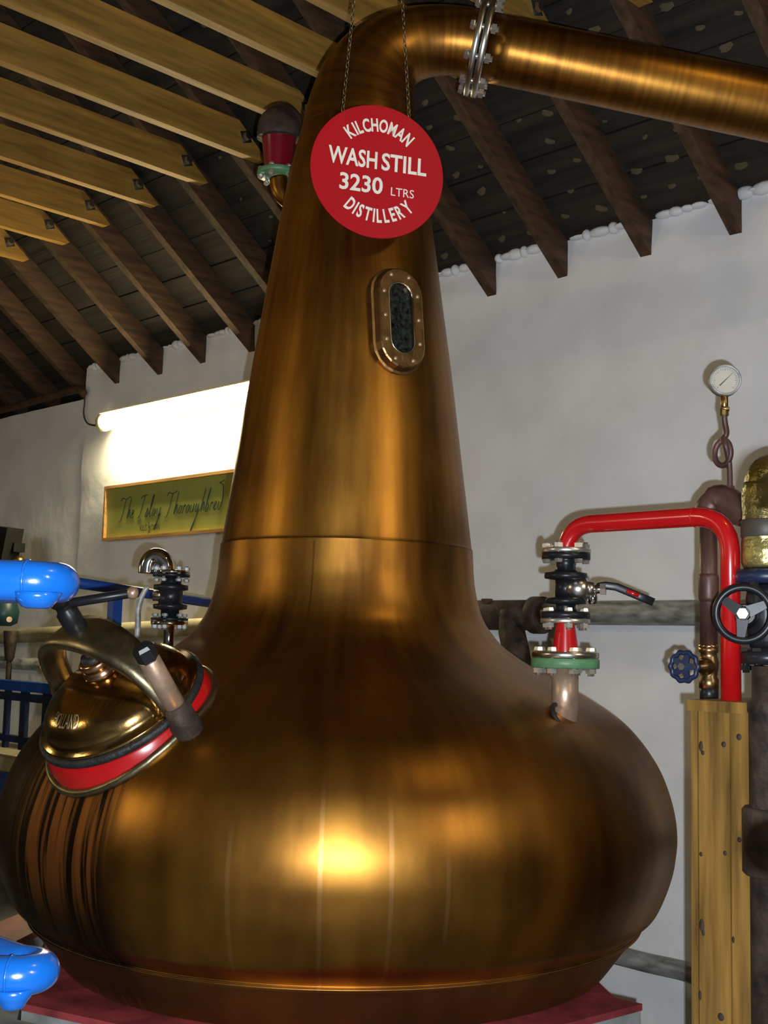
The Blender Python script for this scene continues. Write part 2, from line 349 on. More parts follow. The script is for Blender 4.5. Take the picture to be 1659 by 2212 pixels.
# rafters
RX = [-9.4, -8.95, -8.5, -8.05, -7.59, -7.13, -6.67, -6.2, -5.75, -5.29, -4.84, -4.4, -3.96, -3.53, -3.12, -2.69, -2.28, -1.85, -1.4, -.95, -.5, 0, .45, .9, 1.35]
for x in RX:
    t = .026; pts = []
    z = lambda yy, h: ZR+TS*(D-yy)+h
    lo = [(x-t, D+.1, z(D+.1, 0)), (x+t, D+.1, z(D+.1, 0)), (x+t, RI, z(RI, 0)), (x-t, RI, z(RI, 0))]
    hi = [(x-t, D+.1, z(D+.1, BH-.004)), (x+t, D+.1, z(D+.1, BH-.004)), (x+t, RI, z(RI, BH-.004)), (x-t, RI, z(RI, BH-.004))]
    part('rafter', MB().hexa([V(p) for p in lo+hi]), 'rafter', ceil)
# collar ties bolted to the near side of the rafters
tb = bolt_mesh(.012, .05)
wsh = MB().box((-.003, -.028, -.028), (.003, .028, .028)).mesh('washer')
ZT = 3.862; TH = .155; tw = .045
for x in RX:
    if x < -8.2 or x > .5: continue
    xa = x+.028; xb = xa+tw
    yt = D-(ZT-(ZR+.095))/TS-.02           # tip of the lower edge
    ytop = D-(ZT+TH-(ZR+.10))/TS
    dy = random.uniform(-.015, .015)
    prof = [(YB+.6, ZT), (yt+dy-.02, ZT), (yt+dy, ZT+.012), (ytop+dy, ZT+TH), (YB+.6, ZT+TH)]
    vv = [V((xx, p[0], p[1])) for xx in (xa, xb) for p in prof]
    b = MB().add(vv, [(0, 1, 2, 3, 4), (9, 8, 7, 6, 5), (0, 5, 6, 1), (1, 6, 7, 2), (2, 7, 8, 3), (3, 8, 9, 4), (4, 9, 5, 0)], False)
    tie = part('tie_beam', b, 'pine', ceil)
    c = V((xb, yt+dy-.135, ZT+.085))
    part('washer', wsh, 'steel', tie, M.Translation(c) @ M.Rotation(R(20), 4, 'X'))
    part('bolt', tb, 'steel', tie, M.Translation(c-V((.02, 0, 0))) @ M.Rotation(R(90), 4, 'Y'))
# pale daubs of filler on the boards, where the photograph shows them
daub = MB(); dn = 10
daub.add([(0, 0, -.006)]+[(math.cos(2*math.pi*i/dn)*(.024+.006*math.sin(i*2.3)), math.sin(2*math.pi*i/dn)*(.013+.003*math.cos(i*1.7)), 0) for i in range(dn)], [(0, 1+(i+1) % dn, 1+i) for i in range(dn)])
dme = daub.mesh('filler_daub')
dp = [(918, 222, .9), (990, 255, 1), (927, 275, .8), (972, 320, 1), (1036, 298, .5), (1038, 360, .6), (985, 378, 1), (1040, 413, 1.2), (1090, 459, .6), (1084, 516, 1), (1146, 503, .9), (1182, 244, 1.1), (1121, 260, .6), (1187, 305, 1), (1246, 346, .8), (1191, 371, .9), (1233, 414, .8), (1220, 467, .9), (1298, 450, 1.2), (960, 553, 1.1), (1306, 262, .5), (1393, 296, .6), (1460, 279, .6), (1375, 370, 1.2), (1451, 342, 1.3), (1390, 425, .7), (1451, 402, .8), (1513, 384, .6), (1600, 358, 1.2), (1283, 66, 1.2), (1229, 25, .7), (1440, 14, 1.2), (1512, 60, .8), (1568, 102, 1.2), (1595, 28, .7), (1618, 290, .7), (520, 430, .5), (585, 468, .6), (583, 520, .6), (440, 55, .7), (290, 90, .7), (340, 262, .7), (430, 305, .7), (510, 505, .5), (475, 340, .6)]
for i, (x, y, s_) in enumerate(dp):
    q = atP(x, y, V((0, D, ZR+BH-.004)), V((0, TS, 1)))
    part('filler_daub', dme, 'patch', ceil, frame(q, V((1, 0, 0)), sl, ny) @ M.Rotation(random.uniform(-.5, .5), 4, 'Z') @ M.Scale(s_, 4))
random.seed(9)
plm = MB()
xq = -6.98
while xq < -1.5:
    if min(abs(xq-x) for x in RX) > .045:
        h_ = random.uniform(.008, .03); plm.sphere((xq, D-.012, zb(D)-.004), 1, 8, (random.uniform(.02, .06), .026, h_))
    xq += random.uniform(.03, .07)
part('plaster_edge', plm, 'wall', bpy.data.objects['wall_back'])
# added unseen windows, lit for highlights on the copper: a high one in the right end wall, one in the front wall
def added_window(name, c, ux, uy, w_, h_):
    n_ = ux.cross(uy).normalized(); W = frame(c, ux, uy, n_); b = MB(); t = .05
    for lo, hi in (((-w_/2-t, -h_/2-t, -.02), (-w_/2, h_/2+t, .04)), ((w_/2, -h_/2-t, -.02), (w_/2+t, h_/2+t, .04)), ((-w_/2, h_/2, -.02), (w_/2, h_/2+t, .04)), ((-w_/2, -h_/2-t, -.02), (w_/2, -h_/2, .04)), ((-.015, -h_/2, -.01), (.015, h_/2, .03))): b.box(lo, hi, W)
    o = part(name, b, 'white', kind='structure')
    for s_ in (-1, 1): part('pane', MB().box((min(s_*.015, s_*w_/2), -h_/2, 0), (max(s_*.015, s_*w_/2), h_/2, .01), W), 'fill_glow', o)
added_window('added_window_1', V((X1-.03, 1.75, 3.75)), V((0, -1, 0)), V((0, 0, 1)), .55, 1.3)
added_window('added_window_2', V((-4.9, YB+.03, 2.95)), V((-1, 0, 0)), V((0, 0, 1)), .5, .7)

# ================================================================== THE STILL
AX = V((-2.548, 2.399, 0)); dh = V((fw.x, fw.y, 0)).normalized(); eh = r0.copy()
PROF = [(.74, .748), (.75, .751), (.785, .797), (.818, .842), (.828, .854), (.8305, .858), (.840, .8595), (.842, .865), (.834, .870), (.856, .888), (.882, .912), (.905, .96), (.922, 1.01), (.931, 1.06), (.934, 1.10), (.930, 1.15), (.917, 1.205), (.896, 1.262), (.870, 1.308), (.838, 1.352), (.80, 1.392), (.755, 1.425), (.70, 1.458), (.64, 1.492), (.58, 1.522), (.525, 1.552), (.485, 1.578), (.452, 1.603), (.425, 1.634), (.402, 1.668), (.386, 1.71), (.375, 1.76), (.370, 1.80), (.366, 1.865), (.3655, 1.872), (.362, 1.88), (.348, 1.99), (.332, 2.11), (.314, 2.25), (.294, 2.40), (.272, 2.55), (.250, 2.70), (.229, 2.84), (.208, 2.97), (.188, 3.07), (.174, 3.13)]
def prof_r(z):
    for a, b in zip(PROF, PROF[1:]):
        if a[1] <= z <= b[1]: return a[0]+(b[0]-a[0])*(z-a[1])/max(1e-6, b[1]-a[1])
    return 0
def hit(x, y):   # first point of the still under a ray
    d = ray(x, y); s_ = 2.0
    while s_ < 4.6:
        p = CO+d*s_
        if (p.xy-AX.xy).length < prof_r(p.z): return p
        s_ += .002
    return CO+d*3.4
still = thing('pot_still', 'huge copper pot still with a tall tapering neck on the red-rimmed plinth', 'still', AX+V((0, 0, .748)))
P3 = [V((r_, z_, 0)) for r_, z_ in PROF]; fine = spline([V((r_, z_, 0)) for r_, z_ in PROF], 4); n = 160
vv = []; ff = []
for p in fine:
    for i in range(n+1):
        t = 2*math.pi*i/n; a = -dh*math.cos(t-math.pi)*(1)+eh*math.sin(t-math.pi)   # t=pi faces away.. uv .5 faces the lens
        vv.append(AX+V((a.x*p.x, a.y*p.x, p.y)))
for j in range(len(fine)-1):
    for i in range(n): ff.append((j*(n+1)+i, j*(n+1)+i+1, (j+1)*(n+1)+i+1, (j+1)*(n+1)+i))
bm_ = MB().add(vv, ff, True); me = bm_.mesh('body'); uvl = me.uv_layers.new(name='UVMap')
for li, lp in enumerate(me.loops):
    vi = lp.vertex_index; uvl.data[li].uv = ((vi % (n+1))/n, fine[vi//(n+1)].y)
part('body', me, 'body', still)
part('seam_bead', MB().torus(AX+V((0, 0, .863)), (0, 0, 1), .8385, .0035, 160, 8), 'ctan', still, label='bright weld bead round the foot of the pot')
# swan neck
pl = lambda x, y: atP(x, y, AX, dh)
K = 3.5/F
path = [(774, 300, 131), (778, 262, 127), (783, 228, 121), (792, 192, 114), (808, 157, 105), (835, 124, 94), (872, 102, 85), (920, 90, 79), (975, 88, 76), (1031, 95, 76)]
ctl = spline([pl(a, b) for a, b, c in path], 5); rr_ = [v.x for v in spline([V((c*K*.985, 0, 0)) for a, b, c in path], 5)]
ctl[0] = V((AX.x, AX.y, ctl[0].z))
def tube_uv(pts, rad, name, m, parent, n=64):
    b = MB().tube(pts, rad, n); me = b.mesh(name); uvl = me.uv_layers.new(name='UVMap'); acc = [0]
    for a, c in zip(pts, pts[1:]): acc.append(acc[-1]+(c-a).length)
    for li, lp in enumerate(me.loops):
        vi = lp.vertex_index; uvl.data[li].uv = (acc[min(vi//n, len(acc)-1)]*.8, (vi % n)/n*.1)
    return part(name, me, m, parent)
tube_uv(ctl, rr_, 'swan_neck', 'copper', still)
p1 = pl(1050, 101); p2 = pl(1659, 230); ad = (p2-p1).normalized()
tend = p1+ad*((D+.1-p1.y)/ad.y)
tube_uv([p1+(tend-p1)*i/30 for i in range(31)], .1015, 'lyne_arm', 'copper', still)
fc = pl(1037.5, 97.5)
fl = part('flange', MB().lathe([(.10, -.020), (.150, -.020), (.153, -.017), (.153, -.005), (.151, -.003), (.10, -.003)], fc, ad, 48, ref=V((0, 0, 1))), 'steel', still)
fl2 = part('flange', MB().lathe([(.10, .003), (.151, .003), (.153, .005), (.153, .019), (.150, .022), (.10, .022)], fc, ad, 48, ref=V((0, 0, 1))), 'steel', still)
bolts(fc, -ad, .135, 10, .0085, .05, fl, ph=.35, ref=V((0, 0, 1)))
# sight glass on the neck
th = R(30); na = (-dh*math.cos(th)+eh*math.sin(th)); q = atP(863, 690, AX+na*(prof_r(2.56)+.028), na); 
zc = q.z; rr = prof_r(zc); na3 = V((na.x, na.y, .14)).normalized(); tx = V((0, 0, 1)).cross(na3).normalized(); ty = na3.cross(tx)
Wg = frame(V((q.x, q.y, zc)), tx, ty, na3)
def oval(hw, hh, n_=10): return [V((hw*math.cos(t)*1, hh-hw+hw*math.sin(t), 0)) for t in [math.pi*i/n_ for i in range(n_+1)]]+[V((hw*math.cos(t), -(hh-hw)+hw*math.sin(t), 0)) for t in [math.pi+math.pi*i/n_ for i in range(n_+1)]]
def ring(mb, prof, W):   # prof: (halfwidth, halfheight, z)
    k = len(oval(1, 2)); vv = []; ff = []
    for hw, hh, z in prof: vv += [W @ (p+V((0, 0, z))) for p in oval(hw, hh)]
    for j in range(len(prof)-1):
        for i in range(k): i2 = (i+1) % k; ff.append((j*k+i, j*k+i2, (j+1)*k+i2, (j+1)*k+i))
    mb.add(vv, ff, False); return mb
sg = part('sight_glass_surround', ring(MB(), [(.080, .156, -.07), (.080, .156, -.012), (.073, .149, -.010), (.070, .146, .012), (.066, .142, .015), (.040, .106, .015), (.036, .102, .010), (.036, .102, -.03)], Wg), 'brass', still)
part('glass', ring(MB(), [(.037, .103, .002), (.0005, .05, .002)], Wg), 'glassd', sg)
part('glass_bead', MB().tube([Wg @ (p+V((0, 0, .012))) for p in oval(.0375, .1035)]+[Wg @ (oval(.0375, .1035)[0]+V((0, 0, .012)))], .0022, 6), 'steel', sg)
sm = MB().sphere((0, 0, 0), .006, 10, (1, 1, .6)).mesh('screw')
for i, (a, b) in enumerate([(.053, .07), (.053, 0), (.053, -.07), (-.053, .07), (-.053, 0), (-.053, -.07), (.028, .122), (-.028, .122), (.028, -.122), (-.028, -.122)]):
    part('screw', sm, 'ctan', sg, Wg @ M.Translation((a, b, .016)))
# vent pipe at the back of the neck
dv = 3.72
g = lambda x, y: atP(x, y, AX+dh*.22, dh)
k2 = dv/F
part('vent_stub', MB().tube(spline([g(655, 452), g(628, 436), g(607, 415), g(601, 385)], 6), .024*1.2, 20), 'copper', still)
gf = g(600, 372)
vf = part('vent_flange', MB().lathe([(.02, -.014), (.064, -.014), (.066, -.012), (.066, 0), (.064, .002), (.02, .002)], gf, n=36), 'green', still)
bolts(gf-V((0, 0, .006)), (0, 0, 1), .055, 6, .005, .02, vf)

# ---- manhole
AZ = R(37); EL = R(51)
na = -dh*math.cos(AZ)-eh*math.sin(AZ)
NN = V((na.x*math.cos(EL), na.y*math.cos(EL), math.sin(EL)))
Cm = atP(256, 1512, hit(285, 1562)+NN*.042, NN)
MR = .189
# in-plane axes: screen-major direction and the yoke direction
ya_ = atP(398, 1540, Cm, NN)-Cm; Yd = ya_.normalized(); Ye = NN.cross(Yd)
mh = part('manhole_collar', MB().lathe([(MR-.01, -.17), (MR+.026, -.17), (MR+.026, -.062), (MR+.022, -.056), (MR+.020, -.030), (MR+.014, -.026), (MR-.02, -.024)], Cm, NN, 72), 'red', still, label='red painted manhole collar')
cb = []
for i in range(73):
    t = 2*math.pi*i/72; p_ = Cm+(Yd*math.cos(t)+Ye*math.sin(t))*(MR+.030); h_ = -.02
    while h_ > -.3 and ((p_+NN*h_).xy-AX.xy).length > prof_r((p_+NN*h_).z): h_ -= .002
    cb.append(p_+NN*(h_+.004))
part('collar_base', MB().tube(cb, .011, 10, False), 'yoke', mh)
part('gasket', MB().lathe([(MR-.03, -.028), (MR+.016, -.028), (MR+.022, -.022), (MR+.021, -.010), (MR+.015, -.008), (MR-.03, -.008)], Cm, NN, 72), 'rubber', still, label='black rubber gasket')
rim = [(MR-.04, -.010), (MR+.010, -.010), (MR+.013, -.004), (MR+.010, .001), (MR-.002, .003)]
dome = rim+[(MR*math.cos(t)*.975, .004+.088*math.sin(t)**.95) for t in [math.pi/2*i/12 for i in range(1, 12)]]+[(.0005, .09)]
lid = part('manhole_lid', MB().lathe(dome, Cm, NN, 72, cap=False), 'lid', still, label='domed polished copper manhole lid')
# stamped word on the lid
vv, ff = text_mesh('HOLLAND', 1, .0, 0)
lw = max(v[0] for v in vv); tb_ = MB(); lo_ = atP(170, 1540, Cm+NN*.05, NN)-Cm; lo_ -= NN*lo_.dot(NN)
lr = lo_.length; ld = lo_.normalized(); lt = NN.cross(ld)
PP = []
for v in vv:
    a = (v[0]/lw-.5)*.62; rr = .150-.030*(1-v[1]/.72)*-1-.02; d_ = ld*math.cos(a)+lt*math.sin(a)
    cs = min(.999, rr/(MR*.975)); hh = .004+.088*math.sin(math.acos(cs))**.95
    PP.append(Cm+d_*rr+NN*(hh+.0015))
tb_.add(PP, ff, False); part('stamped_word', tb_, 'steel', lid)
bs = part('boss', MB().lathe([(.001, .080), (.040, .080), (.043, .086), (.043, .098), (.037, .102), (.040, .108), (.042, .122), (.036, .128), (.001, .128)], Cm, NN, 32), 'cbright', still)
part('boss_washer', MB().lathe([(.001, .126), (.03, .126), (.032, .133), (.028, .14), (.001, .14)], Cm, NN, 24), 'rubber', bs)
YR = .212; YH = .188
arc = [math.pi*i/28 for i in range(29)]
yp = [Cm+Yd*YR*math.cos(t)*(1-.05*math.sin(t))+NN*(.012+YH*math.sin(t)**.85) for t in arc]
def ynor(i):
    a = yp[max(0, i-1)]; b = yp[min(28, i+1)]; return (b-a).normalized().cross(Ye).normalized()
yk = part('yoke', MB().band(yp, Ye, ynor, lambda t: .062+.046*math.sin(math.pi*t)**2, .022), 'yoke', still, label='arched bronze clamp yoke')
part('screw_block', MB().lathe([(.022, .205), (.026, .21), (.026, .262), (.02, .27), (.02, .285), (.026, .287), (.026, .325), (.018, .33)], Cm, NN, 12), 'black', yk)
part('clamp_screw', MB().cyl(Cm+NN*.135, Cm+NN*.30, .0145), 'ctan', yk)
hb = Cm+NN*.283; he = atP(286, 1281, hb, dh); hd = (he-hb)
part('tommy_bar', MB().cyl(hb-hd*.12, he, .011), 'black', yk)
part('bar_knob', MB().sphere(he, .0145, 16), 'ctan', yk)
for s_ in (1, -1):
    b0 = Cm+Yd*(MR+.037)*s_
    br = part('lug', MB().lathe([(.036, -.13), (.036, -.03), (.030, -.012), (.030, .018), (.026, .022)], b0, NN, 16), 'rust', still)
    hh_ = .148 if s_ > 0 else .085
    part('pillar', MB().lathe([(.020, .015), (.0245, .02), (.0245, hh_), (.021, hh_+.004)], b0, NN, 28), 'ctan', br)
    if s_ > 0: part('cap_nut', MB().lathe([(.024, .150), (.025, .153), (.025, .180), (.021, .188), (.010, .19)], b0, NN, 6, smooth=False), 'black', br)
    part('bracket', MB().band([b0+Yd*s_*.012+NN*h for h in (-.13, -.08, -.03, .01)], Ye, lambda i: Yd*s_, .055, .022), 'rust', br)

# ================================================================== PLINTH
def lf(l, f_): return AX.xy.to_3d()+eh*l-dh*f_
oc = [lf(*q_) for q_ in ((.757, .47), (.70, .425), (.60, -.42), (.1, -.70), (-.62, -.45), (-.80, .05), (-.71, .585), (-.343, .78), (.12, .985))][::-1]
no = len(oc)
plinth = thing('plinth', 'grey concrete plinth with a red steel top plate under the copper still', 'plinth', (AX.x, AX.y, 0))
vv = [V((p.x, p.y, z)) for z in (0, .732) for p in oc]
part('base', MB().add(vv, [tuple(reversed(range(no))), tuple(range(no, 2*no))]+[(i, (i+1) % no, no+(i+1) % no, no+i) for i in range(no)], False), 'concrete', plinth)
vv = [V((AX.x+(p.x-AX.x)*1.004, AX.y+(p.y-AX.y)*1.004, z)) for z in (.732, .748) for p in oc]
part('top_plate', MB().add(vv, [tuple(reversed(range(no))), tuple(range(no, 2*no))]+[(i, (i+1) % no, no+(i+1) % no, no+i) for i in range(no)], False), 'redplate', plinth)
sq = [lf(*q_) for q_ in ((-.36, 1.25), (-.36, .80), (-.715, .60), (-.82, .12), (-1.25, .12), (-1.5, 1.25))][::-1]
part('side_slab', MB().add([V((p.x, p.y, z)) for z in (0, .715) for p in sq], [tuple(reversed(range(6))), tuple(range(6, 12))]+[(i, (i+1) % 6, 6+(i+1) % 6, 6+i) for i in range(6)], False), 'concrete', plinth)
# lower red-topped kerb behind, left
q = [atZ(-90, 2025, .68), atZ(46, 1972, .68), atZ(110, 1995, .68), atZ(0, 2050, .68)]
side = thing('kerb', 'low concrete kerb with a red top behind the left of the plinth', 'kerb', V((q[0].x, q[0].y, 0)))
part('kerb_block', MB().hexa([V((p.x, p.y, 0)) for p in q]+[V((p.x, p.y, .66)) for p in q]), 'concrete', side)
part('kerb_top', MB().hexa([V((p.x, p.y, .66)) for p in q]+[p for p in q]), 'redplate', side)

# ================================================================== RIGHT-HAND VALVE STACK
S = hit(1220, 1540); vx = lambda v_: atP(1220, v_, S, dh)  # heights up the stack
zv = lambda v_: vx(v_).z
Z1 = V((0, 0, 1)); def_ = 0
base = V((S.x, S.y, 0))
at = lambda z: V((S.x, S.y, z))
def stack(parent, name, prof, m, n=36, **k): return part(name, MB().lathe(prof, (S.x, S.y, 0), Z1, n, **k), m, parent)
kS = (S-CO).dot(fw)/F     # metres per photo pixel here
stack(still, 'branch_pipe', [(29*kS, zv(1575)), (29*kS, zv(1432))], 'ctan')
part('branch_weld', MB().torus(hit(1216, 1549)+V((0, 0, .0)), V((S.x-AX.x, S.y-AX.y, .5)), 31*kS, .006, 36, 8), 'rust', still)
gz = zv(1443)
gfl = stack(still, 'branch_flange', [(29*kS, gz), (72*kS, gz), (74*kS, gz+.002), (74*kS, gz+.022), (72*kS, gz+.024), (29*kS, gz+.024)], 'green')
bolts(at(gz+.020), Z1, 60*kS, 8, .0068, .042, gfl, ph=.2)
val = thing('ball_valve', 'black flanged ball valve with a red and black lever, right of the neck', 'valve', at(gz+.025))
z = gz+.025
stack(val, 'lower_flange', [(20*kS, z), (71*kS, z), (73*kS, z+.002), (73*kS, z+.014), (70*kS, z+.016), (20*kS, z+.016)], 'steel')
stack(val, 'reducer', [(29*kS, z+.012), (29*kS, z+.017), (19.5*kS, zv(1345)), (19.5*kS, zv(1340))], 'red')
a = zv(1346)
f1 = stack(val, 'flange', [(15*kS, a), (53*kS, a), (54*kS, a+.002), (54*kS, a+.009), (52*kS, a+.011), (15*kS, a+.011)], 'zinc')
stack(val, 'flange_plate', [(15*kS, a+.012), (53*kS, a+.012), (53*kS, a+.027), (15*kS, a+.027)], 'black')
bolts(at(a+.0135), Z1, 43*kS, 6, .0062, .029, f1, ph=.25)
stack(val, 'valve_neck', [(26*kS, a+.027), (21*kS, a+.04), (22*kS, zv(1306)), (44*kS, zv(1304)), (44*kS, zv(1296)), (38*kS, zv(1292)), (22*kS, zv(1290))], 'black')
stack(val, 'valve_body', [(23*kS, zv(1292)), (23*kS, zv(1250))], 'black')
stack(val, 'valve_neck', [(22*kS, zv(1254)), (46*kS, zv(1250)), (47*kS, zv(1246)), (46*kS, zv(1238)), (30*kS, zv(1236)), (21*kS, zv(1230)), (21*kS, zv(1212)), (26*kS, zv(1206))], 'black')
b_ = zv(1209)
stack(val, 'flange_plate', [(15*kS, b_), (53*kS, b_), (53*kS, b_+.016), (15*kS, b_+.016)], 'black')
f2 = stack(val, 'flange', [(15*kS, b_+.017), (53*kS, b_+.017), (54*kS, b_+.019), (54*kS, b_+.026), (52*kS, b_+.028), (15*kS, b_+.028)], 'zinc')
bolts(at(b_+.0145), -Z1, 43*kS, 6, .0062, .029, f2, ph=.25)
# bonnet and lever reaching right and towards the lens
zc_ = zv(1272); sd = (eh*.96-dh*.28).normalized(); c0 = at(zc_)
part('bonnet', MB().lathe([(22*kS, .0), (27*kS, .025), (27*kS, .052), (20*kS, .055), (17*kS, .062), (17*kS, .072)], c0, sd, 20), 'steel', val)
part('stem', MB().cyl(c0+sd*.06, c0+sd*.098, .011), 'chrome', val)
part('stem_nut', MB().lathe([(.016, .086), (.016, .10)], c0, sd, 6, smooth=False), 'zinc', val)
part('stop_pin', MB().lathe([(.008, 0), (.0115, .002), (.0115, .03), (.008, .032)], c0+sd*.068-V((0, 0, .038)), Z1, 14), 'chrome', val)
L0 = c0+sd*.075+V((0, 0, .006)); L1 = vx(1263)+(eh*(120*kS)); L2 = vx(1298)+eh*(192*kS)
L1 = atP(1332, 1268, at(0)-dh*.03, dh); L2 = atP(1412, 1301, at(0)-dh*.06, dh)
upv = Z1.cross((L2-L1)).normalized()
lv = part('lever', MB().band([L0, (L0*.6+L1*.4)+Z1*.004, L1, L1*.5+L2*.5, L2], (L2-L1).normalized().cross(upv), lambda i: upv, .020, .009), 'black', val, label='black valve lever')
part('lever_label', MB().band([L1*.75+L2*.25-dh*.010, L1*.42+L2*.58-dh*.010], (L2-L1).normalized().cross(dh), lambda i: -dh, .010, .004), 'red', lv, label='red patch on the lever')
# red pipe: up, along the wall direction, down into the casing
zt = atY(1380, 1125, S.y).z; xr = atY(1578, 1300, S.y).x
RB = .0225; rp_ = bend(at(b_+.026), V((S.x, S.y, zt)), V((xr, S.y, zt)), .075)[:-1]
zcap = atY(1550, 1512, S.y-.03).z
rp_ += bend(V((S.x, S.y, zt)), V((xr, S.y, zt)), V((xr, S.y, zcap-.02)), .085)[1:]
rdp = thing('red_pipe', 'bright red pipe arching from the ball valve down into the pine casing', 'pipe', (xr, S.y, zcap))
part('pipe', MB().tube(rp_, RB, 32), 'red', rdp)
part('weld', MB().torus(V((xr-.09, S.y, zt)), (1, 0, 0), RB, .0012, 32, 6), 'red', rdp)
# pine casing
yf = S.y-.085; xl = atY(1489, 1700, yf).x; xrr = xl+.25; yb2 = S.y+.33
case = thing('pipe_casing', 'tall varnished pine casing boxing in the pipes, right of the still', 'casing', (xl+.1, S.y, 0))
xe = [xl, atY(1506, 1700, yf).x, atY(1575.5, 1700, yf).x, atY(1625, 1700, yf).x, xrr]
part('frame_box', MB().box((xl+.004, yf+.013, 0), (xrr-.002, yf+.03, zcap-.024)).box((xl, yf+.03, 0), (xl+.016, yb2, zcap-.024)).box((xrr-.016, yf+.03, 0), (xrr, yb2, zcap-.024)), 'case', case)
for a, b in zip(xe, xe[1:]):
    g_ = .0012; vv = [V((x_, y_, z_)) for z_ in (0, zcap-.024) for x_, y_ in ((a+g_, yf+.013), (a+g_, yf+.004), (a+.004, yf), (b-.004, yf), (b-g_, yf+.004), (b-g_, yf+.013))]
    part('board', MB().add(vv, [tuple(range(6)), tuple(reversed(range(6, 12)))]+[(i, (i+1) % 6, 6+(i+1) % 6, 6+i) for i in range(6)], False), 'case', case)
part('cap_board', MB().box((xl-.001, yf-.006, zcap-.024), (xrr+.008, yb2, zcap)), 'case', case)
kn = MB().lathe([(.001, -.0006), (.008, -.0004), (.009, .001)], (0, 0, 0), (0, 1, 0), 12).mesh('knot')
for u_, v_, s_, e_ in ((1514, 1612, .8, 2), (1518, 1626, .7, 1), (1563, 1608, .9, 1), (1596, 1592, 1, 1), (1597, 1814, .8, 1), (1514, 1845, .6, 1.2), (1566, 1843, .7, 1), (1516, 1999, 1, 2), (1519, 2015, .6, 1.5), (1584, 2030, .5, 2), (1557, 2197, 1.2, 1), (1512, 2150, .6, 2.4)):
    part('knot', kn, 'rust', case, M.Translation(atY(u_, v_, yf-.0003)) @ M.Diagonal((s_*.75, 1, s_*e_*.85, 1)))
# brown riser with brass valve, tee and gauge
YD = S.y+.20; dxp = atY(1531, 1300, YD).x; zD = lambda v_: atY(1531, v_, YD).z
ris = thing('brown_riser', 'brown riser pipe with a brass stop valve, standing on the casing behind the red pipe', 'pipe', (dxp, YD, zcap))
kD = (atY(1531, 1300, YD)-CO).dot(fw)/F
sk = lambda nm, prof, m, n=28, **k: part(nm, MB().lathe([(a*kD, zD(b)) for a, b in prof], (dxp, YD, 0), Z1, n, **k), m, ris)
sk('pipe', [(19, 1404), (19, 1105)], 'brownp')
sk('coupling', [(19, 1300), (22, 1292), (22, 1248), (20, 1240)], 'brownp')
sk('solder_ring', [(19, 1401), (22, 1399), (22, 1394), (19, 1392)], 'cbright')
sk('pipe_end', [(16, 1515), (20, 1513), (20, 1488), (16, 1484)], 'black')
vb = sk('valve_body', [(17, 1490), (22, 1486), (22, 1468), (18, 1462), (21, 1448), (23, 1432), (20, 1420), (18, 1412), (22, 1408), (22, 1398)], 'brass', 8)
hc = V((dxp, YD, zD(1440))); hd_ = (-eh*.62-dh*.78).normalized()
part('valve_bonnet', MB().lathe([(.020, 0), (.022, .02), (.016, .03), (.016, .045), (.007, .048), (.007, .075)], hc, hd_, 16), 'brass', ris)
def handwheel(c, ax, Rw, rt, lobes, m, parent, name='handwheel', spokes=4, ph=0):
    W = along(c, ax); b = MB(); n_ = 72; mm = 10; vv = []; ff = []
    for i in range(n_):
        t = 2*math.pi*i/n_; rw = Rw*(1+(.05*math.cos(lobes*t) if lobes else 0))
        for k in range(mm): q_ = 2*math.pi*k/mm; vv.append(W @ V(((rw+rt*math.cos(q_))*math.cos(t), (rw+rt*math.cos(q_))*math.sin(t), rt*math.sin(q_))))
    for i in range(n_):
        for k in range(mm): i2 = (i+1) % n_; k2_ = (k+1) % mm; ff.append((i*mm+k, i2*mm+k, i2*mm+k2_, i*mm+k2_))
    b.add(vv, ff, True)
    for i in range(spokes):
        t = 2*math.pi*(i+ph)/spokes; d_ = V((math.cos(t), math.sin(t), 0)); p_ = V((-d_.y, d_.x, 0)); e0 = Rw*.2
        pts = [W @ (d_*r_+p_*s_*w_+V((0, 0, h_+zz))) for zz in (-rt*.5, rt*.5) for r_, s_, w_, h_ in ((e0, -1, rt*1.5, .4*rt), (Rw, -1, rt*.9, 0), (Rw, 1, rt*.9, 0), (e0, 1, rt*1.5, .4*rt))]
        b.hexa(pts)
    b.lathe([(Rw*.26, -rt), (Rw*.28, 0), (Rw*.24, rt*1.3)], c, ax, 20)
    o = part(name, b, m, parent)
    return o
wc = atP(1478, 1440, hc+hd_*.07, hd_)
hw1 = handwheel(wc, hd_, .034, .0065, 10, 'navy', ris, spokes=5)
part('hub_nut', MB().lathe([(.009, .0), (.009, .012)], wc+hd_*.006, hd_, 6, smooth=False), 'steel', hw1)
part('valve_stem', MB().cyl(hc+hd_*.03, wc, .006), 'brass', ris)
# tee body at the head of the riser: bends behind to the right
hp = V((dxp, YD, zD(1112)))
part('elbow', MB().tube(spline([hp-Z1*.02, hp+V((.004, 0, .018)), hp+V((.03, .01, .035)), hp+V((.07, .015, .012)), hp+V((.11, .02, -.0))], 5), [.034]*8+[.040]*8+[.040]*5, 20), 'brownp', ris)
GX = hp.x+.058; 
gau = thing('pressure_gauge', 'round pressure gauge on a looped siphon tube against the white wall, upper right', 'gauge', atY(1566, 1075, YD+.01))
YG = YD+.01; gp = lambda x, y: atY(x, y, YG)
part('siphon_socket', MB().cyl(gp(1577, 1082), gp(1576, 1050), .017, .012, 8), 'brownp', gau)
sp_ = [gp(1575, 1062), gp(1573, 1010), gp(1566, 1005)]
cL = gp(1561, 977); kx = kD
lp_ = [cL+V((19*kx*math.cos(t)*1.15, .015*(i/16-.5)*-1.5, 29*kx*math.sin(t))) for i, t in enumerate([math.pi/2+2*math.pi*i/16 for i in range(17)])]
